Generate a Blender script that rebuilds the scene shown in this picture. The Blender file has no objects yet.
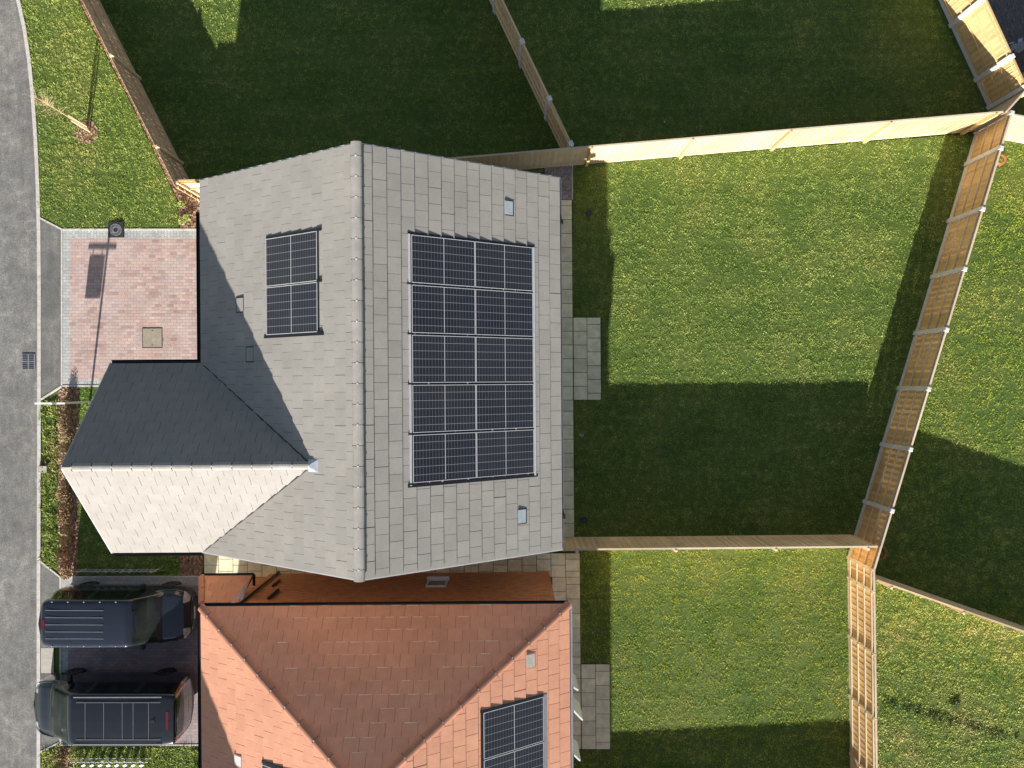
import bpy, math, random
from mathutils import Matrix, Vector
random.seed(7)
F, H = 712.0, 25.0
SC = bpy.context.scene
COL = SC.collection
R = math.radians

def at(px, py, z=0.0):
    k = (H - z) / F
    return Vector(((px - 512) * k, -(py - 384) * k, z))

# ------------------------------------------------------------------ materials
def newmat(name):
    m = bpy.data.materials.new(name); m.use_nodes = True
    nt = m.node_tree; nt.nodes.clear()
    out = nt.nodes.new('ShaderNodeOutputMaterial'); b = nt.nodes.new('ShaderNodeBsdfPrincipled')
    nt.links.new(b.outputs[0], out.inputs[0])
    return m, nt, b
def nd(nt, t, **kw):
    n = nt.nodes.new(t)
    for k, v in kw.items(): setattr(n, k, v)
    return n
def setin(n, **kw):
    for k, v in kw.items(): n.inputs[k.replace('_', ' ')].default_value = v
def coords(nt, world=False):
    if world: return nd(nt, 'ShaderNodeNewGeometry').outputs['Position']
    return nd(nt, 'ShaderNodeTexCoord').outputs['Object']
def noise(nt, co, scale, detail=4, rough=.6, stretch=None):
    if stretch:
        mp = nd(nt, 'ShaderNodeMapping'); mp.inputs['Scale'].default_value = stretch
        nt.links.new(co, mp.inputs[0]); co = mp.outputs[0]
    n = nd(nt, 'ShaderNodeTexNoise'); n.inputs['Scale'].default_value = scale
    n.inputs['Detail'].default_value = detail; n.inputs['Roughness'].default_value = rough
    nt.links.new(co, n.inputs['Vector']); return n.outputs['Fac']
def ramp(nt, fac, stops):
    r = nd(nt, 'ShaderNodeValToRGB'); e = r.color_ramp.elements
    while len(e) < len(stops): e.new(.5)
    for i, (p, c) in enumerate(stops):
        e[i].position = p; e[i].color = (*c, 1) if len(c) == 3 else c
    nt.links.new(fac, r.inputs[0]); return r.outputs[0]
def mix(nt, a, b, fac, mode='MIX'):
    m = nd(nt, 'ShaderNodeMix', data_type='RGBA', blend_type=mode)
    for k_, v in ((0, fac), (6, a), (7, b)):
        s = m.inputs[k_]
        if isinstance(v, bpy.types.NodeSocket): nt.links.new(v, s)
        elif isinstance(v, (int, float)): s.default_value = v if k_ == 0 else (v, v, v, 1)
        else: s.default_value = (*v, 1)
    return m.outputs[2]
def mathn(nt, op, a, b=0.0):
    m = nd(nt, 'ShaderNodeMath', operation=op)
    for s, v in ((m.inputs[0], a), (m.inputs[1], b)):
        if isinstance(v, bpy.types.NodeSocket): nt.links.new(v, s)
        else: s.default_value = v
    return m.outputs[0]
def bump(nt, b, h, strength=.3, dist=.01):
    n = nd(nt, 'ShaderNodeBump'); n.inputs['Strength'].default_value = strength; n.inputs['Distance'].default_value = dist
    nt.links.new(h, n.inputs['Height']); nt.links.new(n.outputs[0], b.inputs['Normal'])
def tone(nt, lo, hi, attr='tone'):
    a = nd(nt, 'ShaderNodeAttribute', attribute_name=attr)
    return mathn(nt, 'ADD', mathn(nt, 'MULTIPLY', a.outputs['Fac'], hi - lo), lo)

def m_plain(name, c, rough=.6, metal=0., var=.12, scale=6, coat=0., bmp=0., fine=0., world=False):
    m, nt, b = newmat(name); co = coords(nt, world)
    f = noise(nt, co, scale)
    d = tuple(x * (1 - var) for x in c); u = tuple(min(1, x * (1 + var)) for x in c)
    col = ramp(nt, f, [(.3, d), (.7, u)])
    if fine:
        g = noise(nt, co, fine, 2)
        col = mix(nt, col, ramp(nt, g, [(.25, (.6,) * 3), (.75, (1.4,) * 3)]), .5, 'MULTIPLY')
    nt.links.new(col, b.inputs['Base Color'])
    setin(b, Roughness=rough, Metallic=metal)
    if coat: b.inputs['Coat Weight'].default_value = coat; b.inputs['Coat Roughness'].default_value = .04
    if bmp: bump(nt, b, noise(nt, co, fine or 60), bmp, .01)
    return m

def m_tile(name, c, streak=.10, rough=.75, lo=.88, hi=1.08, edge_marks=0.):
    m, nt, b = newmat(name); co = coords(nt)
    f = noise(nt, co, .8, 5); g = noise(nt, co, 60, 3)
    col = ramp(nt, f, [(.3, tuple(x * .92 for x in c)), (.7, tuple(x * 1.07 for x in c))])
    col = mix(nt, col, ramp(nt, g, [(.3, (.86,) * 3), (.7, (1.1,) * 3)]), .8, 'MULTIPLY')
    s = noise(nt, co, 3.5, 4, .65)
    col = mix(nt, col, ramp(nt, s, [(.35, (1 - streak,) * 3), (.65, (1 + streak * .5,) * 3)]), 1., 'MULTIPLY')
    t = tone(nt, lo, hi); cm = nd(nt, 'ShaderNodeCombineColor')
    for i in range(3): nt.links.new(t, cm.inputs[i])
    col = mix(nt, col, cm.outputs[0], 1., 'MULTIPLY')
    nt.links.new(col, b.inputs['Base Color']); setin(b, Roughness=rough)
    b.inputs['Specular IOR Level'].default_value = .35
    bump(nt, b, g, .25, .004)
    return m

def m_asphalt(name, c, worn=1.):
    m, nt, b = newmat(name); co = coords(nt, True)
    big = noise(nt, co, .35, 5, .65); mid = noise(nt, co, 3, 5); fine = noise(nt, co, 38, 3, .8)
    col = ramp(nt, big, [(.3, tuple(x * .80 for x in c)), (.7, tuple(x * 1.15 for x in c))])
    col = mix(nt, col, ramp(nt, mid, [(.3, (.85,) * 3), (.7, (1.15,) * 3)]), worn, 'MULTIPLY')
    col = mix(nt, col, ramp(nt, fine, [(.30, (.42,) * 3), (.5, (1.,) * 3), (.70, (1.9,) * 3)]), .9, 'MULTIPLY')
    lines = noise(nt, co, 2.2, 4, .6, (2.2, .35, 1))
    col = mix(nt, col, ramp(nt, lines, [(.4, (.92,) * 3), (.75, (1.25, 1.24, 1.2))]), .8, 'MULTIPLY')
    ve = mathn(nt, 'ABSOLUTE', mathn(nt, 'SUBTRACT', noise(nt, co, .55, 7, .62), .5))
    col = mix(nt, col, ramp(nt, ve, [(0., (1.38, 1.36, 1.3)), (.022, (1.1,) * 3), (.06, (1.,) * 3)]), .8, 'MULTIPLY')
    col = mix(nt, col, ramp(nt, noise(nt, co, 1.4, 6, .7), [(.3, (.88,) * 3), (.5, (1.,) * 3), (.72, (1.12, 1.11, 1.08))]), worn, 'MULTIPLY')
    v = nd(nt, 'ShaderNodeTexVoronoi'); v.inputs['Scale'].default_value = 3.2; nt.links.new(co, v.inputs['Vector'])
    spot = ramp(nt, v.outputs['Distance'], [(0.035, (1,) * 3), (.075, (0,) * 3)])
    sel = ramp(nt, noise(nt, co, 1.3, 2), [(.55, (0,) * 3), (.6, (1,) * 3)])
    spot = mix(nt, spot, sel, 1., 'MULTIPLY')
    col = mix(nt, col, (.55, .54, .5), mathn(nt, 'MULTIPLY', spot, .55))
    nt.links.new(col, b.inputs['Base Color']); setin(b, Roughness=.9)
    bump(nt, b, fine, .7, .008)
    return m

def m_blocks(name, cs, bw, bh, mortar, mcol, rot=0., var=.25, size=.006, patch=None, freq=2, off=.5):
    m, nt, b = newmat(name); co = coords(nt)
    if rot:
        mp = nd(nt, 'ShaderNodeMapping'); mp.inputs['Rotation'].default_value = (0, 0, rot)
        nt.links.new(co, mp.inputs[0]); co2 = mp.outputs[0]
    else: co2 = co
    t = nd(nt, 'ShaderNodeTexBrick'); t.offset = off; t.offset_frequency = freq
    nt.links.new(co2, t.inputs['Vector'])
    setin(t, Scale=1., Color1=(0, 0, 0, 1), Color2=(1, 1, 1, 1), Mortar=(.5, .5, .5, 1))
    t.inputs['Mortar Size'].default_value = size; t.inputs['Mortar Smooth'].default_value = .15
    t.inputs['Brick Width'].default_value = bw; t.inputs['Row Height'].default_value = bh
    n = len(cs)
    col = ramp(nt, t.outputs['Color'], [((i + .0) / max(1, n - 1), c) for i, c in enumerate(cs)])
    p = noise(nt, co, 1.1, 4)
    col = mix(nt, col, ramp(nt, p, [(.3, (.82,) * 3), (.7, (1.15,) * 3)]), 1., 'MULTIPLY')
    g = noise(nt, co, 22, 4, .7)
    col = mix(nt, col, ramp(nt, g, [(.3, (1 - var,) * 3), (.7, (1 + var,) * 3)]), 1., 'MULTIPLY')
    if patch:
        s = ramp(nt, noise(nt, co, .9, 5, .7), [(.45, (0,) * 3), (.75, (1,) * 3)])
        col = mix(nt, col, patch, mathn(nt, 'MULTIPLY', s, .6))
    col = mix(nt, col, mcol, t.outputs['Fac'])
    nt.links.new(col, b.inputs['Base Color']); setin(b, Roughness=.85)
    inv = mathn(nt, 'SUBTRACT', 1., t.outputs['Fac'])
    bump(nt, b, inv, .5, .006)
    return m

def m_wallbrick(name, cs, mcol):
    m, nt, b = newmat(name); co = coords(nt)
    sp = nd(nt, 'ShaderNodeSeparateXYZ'); nt.links.new(co, sp.inputs[0])
    cb = nd(nt, 'ShaderNodeCombineXYZ')
    nt.links.new(mathn(nt, 'ADD', sp.outputs[0], sp.outputs[1]), cb.inputs[0]); nt.links.new(sp.outputs[2], cb.inputs[1])
    t = nd(nt, 'ShaderNodeTexBrick'); nt.links.new(cb.outputs[0], t.inputs['Vector'])
    setin(t, Scale=1., Color1=(0, 0, 0, 1), Color2=(1, 1, 1, 1))
    t.inputs['Mortar Size'].default_value = .008; t.inputs['Brick Width'].default_value = .225; t.inputs['Row Height'].default_value = .075
    col = ramp(nt, t.outputs['Color'], [(i / (len(cs) - 1), c) for i, c in enumerate(cs)])
    col = mix(nt, col, ramp(nt, noise(nt, co, 12, 4), [(.3, (.8,) * 3), (.7, (1.15,) * 3)]), 1., 'MULTIPLY')
    col = mix(nt, col, mcol, t.outputs['Fac'])
    nt.links.new(col, b.inputs['Base Color']); setin(b, Roughness=.9)
    bump(nt, b, mathn(nt, 'SUBTRACT', 1., t.outputs['Fac']), .5, .008)
    return m

def m_wood(name, c, lo=.75, hi=1.15, grey=0.):
    m, nt, b = newmat(name); co = coords(nt)
    g = noise(nt, co, 5, 6, .7, (9, 9, .8))
    col = ramp(nt, g, [(.25, tuple(x * .68 for x in c)), (.5, c), (.8, tuple(min(1, x * 1.18) for x in c))])
    k = noise(nt, co, .8, 3)
    col = mix(nt, col, ramp(nt, k, [(.3, (.85, .82, .78)), (.7, (1.1,) * 3)]), 1., 'MULTIPLY')
    t = tone(nt, lo, hi); cm = nd(nt, 'ShaderNodeCombineColor')
    for i in range(3): nt.links.new(t, cm.inputs[i])
    col = mix(nt, col, cm.outputs[0], 1., 'MULTIPLY')
    nt.links.new(col, b.inputs['Base Color']); setin(b, Roughness=.8)
    bump(nt, b, g, .3, .003)
    return m

def m_grass(name, cols, base=False, tint=(1, 1, 1), trans=0.):
    m, nt, b = newmat(name); co = coords(nt, True)
    a = noise(nt, co, .55, 5, .6); c2 = noise(nt, co, 7, 4, .7)
    col = ramp(nt, a, [(.32, cols[0]), (.5, cols[1]), (.68, cols[2])])
    if not base:
        oi = nd(nt, 'ShaderNodeObjectInfo').outputs['Random']
        col = mix(nt, col, ramp(nt, oi, [(0., (.75, .80, .72)), (.4, (1., 1.04, .96)), (.8, (1.2, 1.17, 1.1)), (1., (1.32, 1.24, 1.18))]), 1., 'MULTIPLY')
    else:
        col = mix(nt, col, ramp(nt, noise(nt, co, 30, 4, .8), [(.3, (.45,) * 3), (.7, (1.25,) * 3)]), 1., 'MULTIPLY')
    col = mix(nt, col, ramp(nt, c2, [(.3, (.68, .74, .68)), (.7, (1.25, 1.2, 1.15))]), 1., 'MULTIPLY')
    # faint mowing / turf-roll lines
    s = noise(nt, co, 1.6, 3, .6, (.12, 2.4, 1))
    col = mix(nt, col, ramp(nt, s, [(.35, (.82, .86, .8)), (.65, (1.14, 1.1, 1.1))]), .8, 'MULTIPLY')
    col = mix(nt, col, (1.12, 1.06, 1.) if base else (1.34, 1.26, 1.16), 1., 'MULTIPLY')
    nt.links.new(col, b.inputs['Base Color']); setin(b, Roughness=.75)
    b.inputs['Specular IOR Level'].default_value = .25
    if base: bump(nt, b, noise(nt, co, 26, 4, .8), 1., .05)
    return m

def m_mulch(name, cs, scale=22):
    m, nt, b = newmat(name); co = coords(nt, True)
    v = nd(nt, 'ShaderNodeTexVoronoi'); v.inputs['Scale'].default_value = scale
    mp = nd(nt, 'ShaderNodeMapping'); mp.inputs['Scale'].default_value = (1, .6, 1); mp.inputs['Rotation'].default_value = (0, 0, .7)
    nt.links.new(co, mp.inputs[0]); nt.links.new(mp.outputs[0], v.inputs['Vector'])
    sp = nd(nt, 'ShaderNodeSeparateColor'); nt.links.new(v.outputs['Color'], sp.inputs[0])
    col = ramp(nt, sp.outputs[0], [(i / (len(cs) - 1), c) for i, c in enumerate(cs)])
    nt.links.new(col, b.inputs['Base Color']); setin(b, Roughness=.95)
    bump(nt, b, v.outputs['Distance'], 1., .04)
    return m

def m_solar(name, ax, ay, w, d):
    # w x d panel in object XY; cell lines procedurally drawn: half-cut cells, two halves along x
    m, nt, b = newmat(name); co = coords(nt)
    sp = nd(nt, 'ShaderNodeSeparateXYZ'); nt.links.new(co, sp.inputs[0])
    def lines(s, period, width, shift=0.):
        v = mathn(nt, 'ADD', s, shift)
        v = mathn(nt, 'DIVIDE', v, period); v = mathn(nt, 'FRACT', v)
        v = mathn(nt, 'ABSOLUTE', mathn(nt, 'SUBTRACT', v, .5))
        return mathn(nt, 'GREATER_THAN', v, .5 - width / period / 2)
    l1 = lines(sp.outputs[1], d / 6, .012)                    # cell rows
    l2 = lines(sp.outputs[0], w / 20, .016)                   # half cells
    l3 = mathn(nt, 'LESS_THAN', mathn(nt, 'ABSOLUTE', sp.outputs[0]), .011)
    bb = lines(sp.outputs[1], d / 54, .0016)
    f = noise(nt, co, 1.2, 3)
    oi = nd(nt, 'ShaderNodeObjectInfo').outputs['Random']
    cell = ramp(nt, f, [(.3, (.018, .021, .032)), (.7, (.027, .029, .040))])
    cell = mix(nt, cell, ramp(nt, oi, [(0, (.82, .85, .88)), (1, (1.2, 1.12, .98))]), 1., 'MULTIPLY')
    col = mix(nt, cell, (.085, .09, .105), l2)
    col = mix(nt, col, (.24, .25, .28), l1)
    col = mix(nt, col, (.46, .47, .5), l3)
    nt.links.new(col, b.inputs['Base Color']); setin(b, Roughness=.22)
    b.inputs['Specular IOR Level'].default_value = .5
    return m

def m_glass_dark(name, c, rough=.05):
    m, nt, b = newmat(name); co = coords(nt)
    col = ramp(nt, noise(nt, co, 1.5, 2), [(.3, tuple(x * .8 for x in c)), (.7, tuple(x * 1.3 for x in c))])
    nt.links.new(col, b.inputs['Base Color']); setin(b, Roughness=rough)
    b.inputs['Specular IOR Level'].default_value = .9
    return m
def m_glass_clear(name, tint):
    m, nt, b = newmat(name); out = [n for n in nt.nodes if n.type == 'OUTPUT_MATERIAL'][0]
    tr = nd(nt, 'ShaderNodeBsdfTransparent'); tr.inputs[0].default_value = (*tint, 1)
    co = coords(nt); col = ramp(nt, noise(nt, co, 2, 2), [(.3, (.06, .08, .08)), (.7, (.18, .22, .21))])  # pale mottled base colour stands in for sky reflected in the glass
    nt.links.new(col, b.inputs['Base Color']); setin(b, Roughness=.05)
    fr = nd(nt, 'ShaderNodeFresnel'); fr.inputs[0].default_value = 1.6
    ms = nd(nt, 'ShaderNodeMixShader'); nt.links.new(mathn(nt, 'ADD', fr.outputs[0], .16), ms.inputs[0])
    nt.links.new(tr.outputs[0], ms.inputs[1]); nt.links.new(b.outputs[0], ms.inputs[2]); nt.links.new(ms.outputs[0], out.inputs[0])
    return m

M = {}
M['tile'] = m_tile('grey_roof_tile', (.372, .355, .332), .05, .75, .93, 1.05)
M['tile_wing'] = m_tile('wing_roof_tile', (.30, .287, .275), .06, .8, .96, 1.03)
M['tile_orange'] = m_tile('orange_roof_tile', (.76, .375, .245), .07, .7, .92, 1.05)
M['ridge'] = m_tile('grey_ridge_tile', (.40, .385, .36), .12)
M['ridge_orange'] = m_tile('orange_ridge_tile', (.56, .26, .17), .12)
M['edge_marks'] = m_plain('pale_edge_marks', (.95, .74, .62), .8, var=.2, scale=20)
M['under'] = m_plain('roof_underlay', (.09, .085, .08), .9)
M['under_orange'] = m_plain('roof_underlay_brown', (.2, .075, .045), .9)
M['lead'] = m_plain('lead_flashing', (.50, .54, .62), .45, .3, .2, 9)
M['ventblue'] = m_plain('vent_plastic', (.40, .48, .52), .5)
M['gutgrey'] = m_plain('grey_gutter', (.14, .14, .17), .4)
M['gutlight'] = m_plain('pale_grey_gutter', (.28, .29, .33), .4)
M['black'] = m_plain('black_plastic', (.014, .015, .02), .35)
M['dkblue'] = m_plain('dark_cover_plastic', (.04, .05, .075), .5)
M['white'] = m_plain('white_upvc', (.75, .76, .78), .4, var=.06)
M['fascia'] = m_plain('fascia_board', (.5, .5, .52), .4, var=.06)
M['alu'] = m_plain('aluminium_frame', (.56, .57, .60), .45, 0., .08)
M['brick_buff'] = m_wallbrick('buff_brick', [(.48, .36, .25), (.58, .44, .3), (.40, .29, .2)], (.45, .42, .38))
M['brick_red'] = m_wallbrick('red_brick', [(.62, .21, .08), (.78, .29, .11), (.50, .16, .07)], (.50, .34, .22))
M['glass'] = m_glass_dark('window_glass', (.02, .025, .03))
M['road'] = m_asphalt('road_asphalt', (.20, .199, .196))
M['foot'] = m_asphalt('pavement_asphalt', (.165, .165, .165), .6)
M['kerb'] = m_plain('kerb_concrete', (.60, .58, .55), .85, var=.15, fine=40, bmp=.3, world=True)
M['kerb_white'] = m_plain('edging_concrete', (.62, .60, .56), .85, var=.15, fine=30, world=True)
M['concrete'] = m_plain('pale_concrete', (.5, .47, .42), .9, var=.12, fine=40, world=True)
M['post_concrete'] = m_plain('fence_post_concrete', (.74, .72, .71), .85, var=.12, fine=40)
M['pink'] = m_blocks('red_block_paving', [(.40, .27, .25), (.58, .38, .33), (.54, .42, .39), (.62, .46, .41), (.46, .36, .35)], .216, .108, 0, (.33, .29, .28), size=.006, patch=(.60, .53, .52))
M['greyblk'] = m_blocks('grey_block_paving', [(.42, .44, .45), (.54, .56, .56), (.48, .50, .50)], .216, .108, 0, (.27, .27, .27), size=.006)
M['greyblk_r'] = m_blocks('grey_soldier_course', [(.42, .44, .45), (.54, .56, .56), (.48, .50, .50)], .216, .108, 0, (.27, .27, .27), rot=math.pi / 2, size=.006)
M['darkblk'] = m_blocks('brindle_block_paving', [(.32, .25, .27), (.46, .35, .36), (.28, .26, .29), (.40, .33, .36)], .216, .108, 0, (.22, .20, .21), size=.006)
M['slab'] = m_plain('paving_slab', (.36, .355, .27), .85, var=.16, scale=1.2, fine=45, bmp=.2)
M['slabjoint'] = m_plain('slab_joint', (.055, .05, .035), .95, var=.3, scale=15)
M['gravel'] = m_mulch('pink_gravel', [(.22, .19, .2), (.42, .36, .38), (.3, .27, .3), (.55, .46, .46), (.2, .18, .2)], 26)
M['mulch'] = m_mulch('bark_mulch', [(.09, .045, .03), (.30, .17, .11), (.16, .08, .05), (.48, .34, .24), (.22, .11, .07)], 20)
M['soil'] = m_mulch('dark_soil', [(.11, .105, .11), (.17, .16, .16), (.13, .12, .125), (.22, .21, .20)], 16)
M['fence_new'] = m_wood('new_pine', (.84, .60, .30), .74, 1.12)
M['fence_cream'] = m_wood('pale_pine', (.76, .61, .40), .86, 1.06)
M['fence_brown'] = m_wood('weathered_pine', (.78, .60, .38), .75, 1.15)
M['fence_orange'] = m_wood('treated_pine', (.82, .55, .25), .68, 1.15)
M['fence_tan'] = m_wood('tan_pine', (.95, .70, .42), .7, 1.12)
M['rail'] = m_wood('pale_rail', (.74, .62, .46), .9, 1.05)
GC = [(.215, .31, .085), (.28, .37, .115), (.345, .40, .15)]
M['lawnbase'] = m_grass('lawn_base', [(.085, .165, .035), (.12, .20, .045), (.155, .22, .055)], True)
M['verge'] = m_grass('verge_grass', [(.22, .32, .09), (.285, .375, .12), (.35, .40, .155)])
M['grass'] = m_grass('lawn_grass', GC)
M['grass_r'] = m_grass('right_lawn_grass', [(.24, .34, .06), (.31, .39, .085), (.38, .42, .13)])
M['grass_y'] = m_grass('rough_lawn_grass', [(.28, .40, .10), (.40, .47, .17), (.56, .53, .30)])
M['grass_shadow'] = m_grass('shadow_tinted_grass', [(.05, .085, .035), (.07, .105, .04), (.09, .12, .045)])  # grass colour darkened to carry the shadow band
M['cover'] = m_grass('ground_cover', [(.16, .24, .055), (.25, .31, .10), (.33, .29, .16)])
M['redleaf'] = m_grass('reddish_leaves', [(.15, .08, .07), (.24, .18, .11), (.36, .30, .20)])
M['darkleaf'] = m_grass('dark_leaves', [(.03, .06, .02), (.045, .08, .025), (.07, .10, .03)])
M['bark'] = m_wood('young_bark', (.66, .5, .3))
M['twig'] = m_plain('dry_twig', (.55, .43, .27), .8)
M['car_navy'] = m_plain('navy_car_paint', (.026, .034, .052), .24, .35, .06, 2, 1.)
M['car_black'] = m_plain('graphite_car_paint', (.022, .026, .034), .24, .35, .06, 2, 1.)
M['tyre'] = m_plain('tyre_rubber', (.02, .02, .02), .8)
M['rim'] = m_plain('alloy', (.09, .09, .10), .35, .5)
M['carglass'] = m_glass_dark('tinted_glass', (.008, .012, .012), .03)
[n for n in M['carglass'].node_tree.nodes if n.type == 'BSDF_PRINCIPLED'][0].inputs['Specular IOR Level'].default_value = .35
M['windscreen'] = m_glass_clear('windscreen_glass', (.86, .93, .90))
M['red'] = m_plain('red_lamp', (.55, .02, .02), .15, coat=1.)
M['reddark'] = m_plain('dark_red_lamp', (.11, .015, .025), .15, coat=1.)
M['lamp'] = m_plain('clear_lamp', (.62, .64, .66), .12, .3, coat=1.)
M['chrome'] = m_plain('chrome', (.7, .7, .72), .15, 1.)
M['seat'] = m_plain('seat_fabric', (.28, .31, .31), .9)
M['seat_light'] = m_plain('pale_seat_fabric', (.82, .88, .84), .9)
M['plate'] = m_plain('number_plate', (.65, .62, .3), .4)
M['platew'] = m_plain('front_number_plate', (.7, .7, .7), .4)
M['ring'] = m_plain('orange_plastic', (.55, .17, .08), .4)
M['bag'] = m_plain('pale_plastic_bag', (.6, .66, .75), .3, var=.2)
M['iron'] = m_plain('cast_iron', (.05, .05, .055), .6, .3, .3, 20, bmp=.3, fine=30)
M['beige'] = m_plain('beige_cover', (.36, .32, .25), .8, var=.12, fine=30)
M['board'] = m_plain('sign_board', (.92, .92, .90), .5, var=.05)
M['seam'] = m_plain('roof_seam', (.24, .26, .30), .4)

# ------------------------------------------------------------------ mesh builder
class MB:
    def __init__(s): s.v = []; s.f = []; s.t = []; s.m = []; s.mi = 0
    def add(s, vs, fs, t=None):
        n = len(s.v); s.v += [tuple(v) for v in vs]; s.f += [tuple(i + n for i in f) for f in fs]
        t = random.random() if t is None else t
        s.t += [t] * len(vs); s.m += [s.mi] * len(fs); return s
    def box(s, x0, x1, y0, y1, z0, z1, t=None, mat=None):
        vs = [Vector((x, y, z)) for z in (z0, z1) for y in (y0, y1) for x in (x0, x1)]
        if mat: vs = [mat @ v for v in vs]
        return s.add(vs, [(0, 2, 3, 1), (4, 5, 7, 6), (0, 1, 5, 4), (2, 6, 7, 3), (0, 4, 6, 2), (1, 3, 7, 5)], t)
    def prism(s, pts, z0, z1, t=None):
        n = len(pts); vs = [(p[0], p[1], z0) for p in pts] + [(p[0], p[1], z1) for p in pts]
        a = sum(pts[i][0] * pts[(i + 1) % n][1] - pts[(i + 1) % n][0] * pts[i][1] for i in range(n))
        r = list(range(n)); 
        fs = [tuple(r[::-1]), tuple(i + n for i in r)] + [(i, (i + 1) % n, (i + 1) % n + n, i + n) for i in r]
        if a < 0: fs = [f[::-1] for f in fs]
        return s.add(vs, fs, t)
    def sheet(s, pts, z):
        a = sum(pts[i][0] * pts[(i + 1) % len(pts)][1] - pts[(i + 1) % len(pts)][0] * pts[i][1] for i in range(len(pts)))
        if a < 0: pts = pts[::-1]
        return s.add([(p[0], p[1], z) for p in pts], [tuple(range(len(pts)))])
    def tube(s, p, q, r0, r1=None, n=8, t=None, caps=True):
        p, q = Vector(p), Vector(q); r1 = r0 if r1 is None else r1
        d = (q - p).normalized(); a = d.orthogonal().normalized(); b = d.cross(a)
        vs = []
        for c, r in ((p, r0), (q, r1)):
            for i in range(n):
                w = 2 * math.pi * i / n; vs.append(c + (a * math.cos(w) + b * math.sin(w)) * r)
        fs = [(i, (i + 1) % n, n + (i + 1) % n, n + i) for i in range(n)]
        if caps: fs += [tuple(range(n))[::-1], tuple(range(n, 2 * n))]
        return s.add(vs, fs, t)
    def bar(s, p, q, w, h, up=(0, 0, 1), t=None):
        p, q = Vector(p), Vector(q); d = (q - p).normalized(); u = Vector(up); sd = d.cross(u).normalized(); u = sd.cross(d)
        vs = [c + sd * a * w / 2 + u * b * h / 2 for c in (p, q) for a, b in ((-1, -1), (1, -1), (1, 1), (-1, 1))]
        return s.add(vs, [(0, 1, 2, 3), (7, 6, 5, 4), (0, 4, 5, 1), (1, 5, 6, 2), (2, 6, 7, 3), (3, 7, 4, 0)], t)
    def build(s, name, mat, parent=None, smooth=False, **tags):
        me = bpy.data.meshes.new(name); me.from_pydata(s.v, [], s.f); me.update()
        at_ = me.attributes.new('tone', 'FLOAT', 'POINT'); at_.data.foreach_set('value', s.t)
        for q in (mat if isinstance(mat, (list, tuple)) else [mat]): me.materials.append(q)
        if any(s.m): me.polygons.foreach_set('material_index', s.m)
        if smooth: me.polygons.foreach_set('use_smooth', [True] * len(me.polygons))
        o = bpy.data.objects.new(name, me); COL.objects.link(o); o.parent = parent
        for k, v in tags.items(): o[k] = v
        return o
def empty(name, label, cat, loc=(0, 0, 0), rz=0., group=None):
    o = bpy.data.objects.new(name, None); COL.objects.link(o); o.location = loc; o.rotation_euler = (0, 0, rz)
    o.empty_display_size = .2; o['label'] = label; o['category'] = cat
    if group: o['group'] = group
    return o
def tag(o, label, cat, group=None, kind=None):
    o['label'] = label; o['category'] = cat
    if group: o['group'] = group
    if kind: o['kind'] = kind
    return o
def children(o): return [c for c in bpy.data.objects if c.parent is o]
def copy_tree(o, parent=None):
    c = o.copy(); COL.objects.link(c); c.parent = parent
    for ch in children(o): copy_tree(ch, c)
    return c

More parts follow.
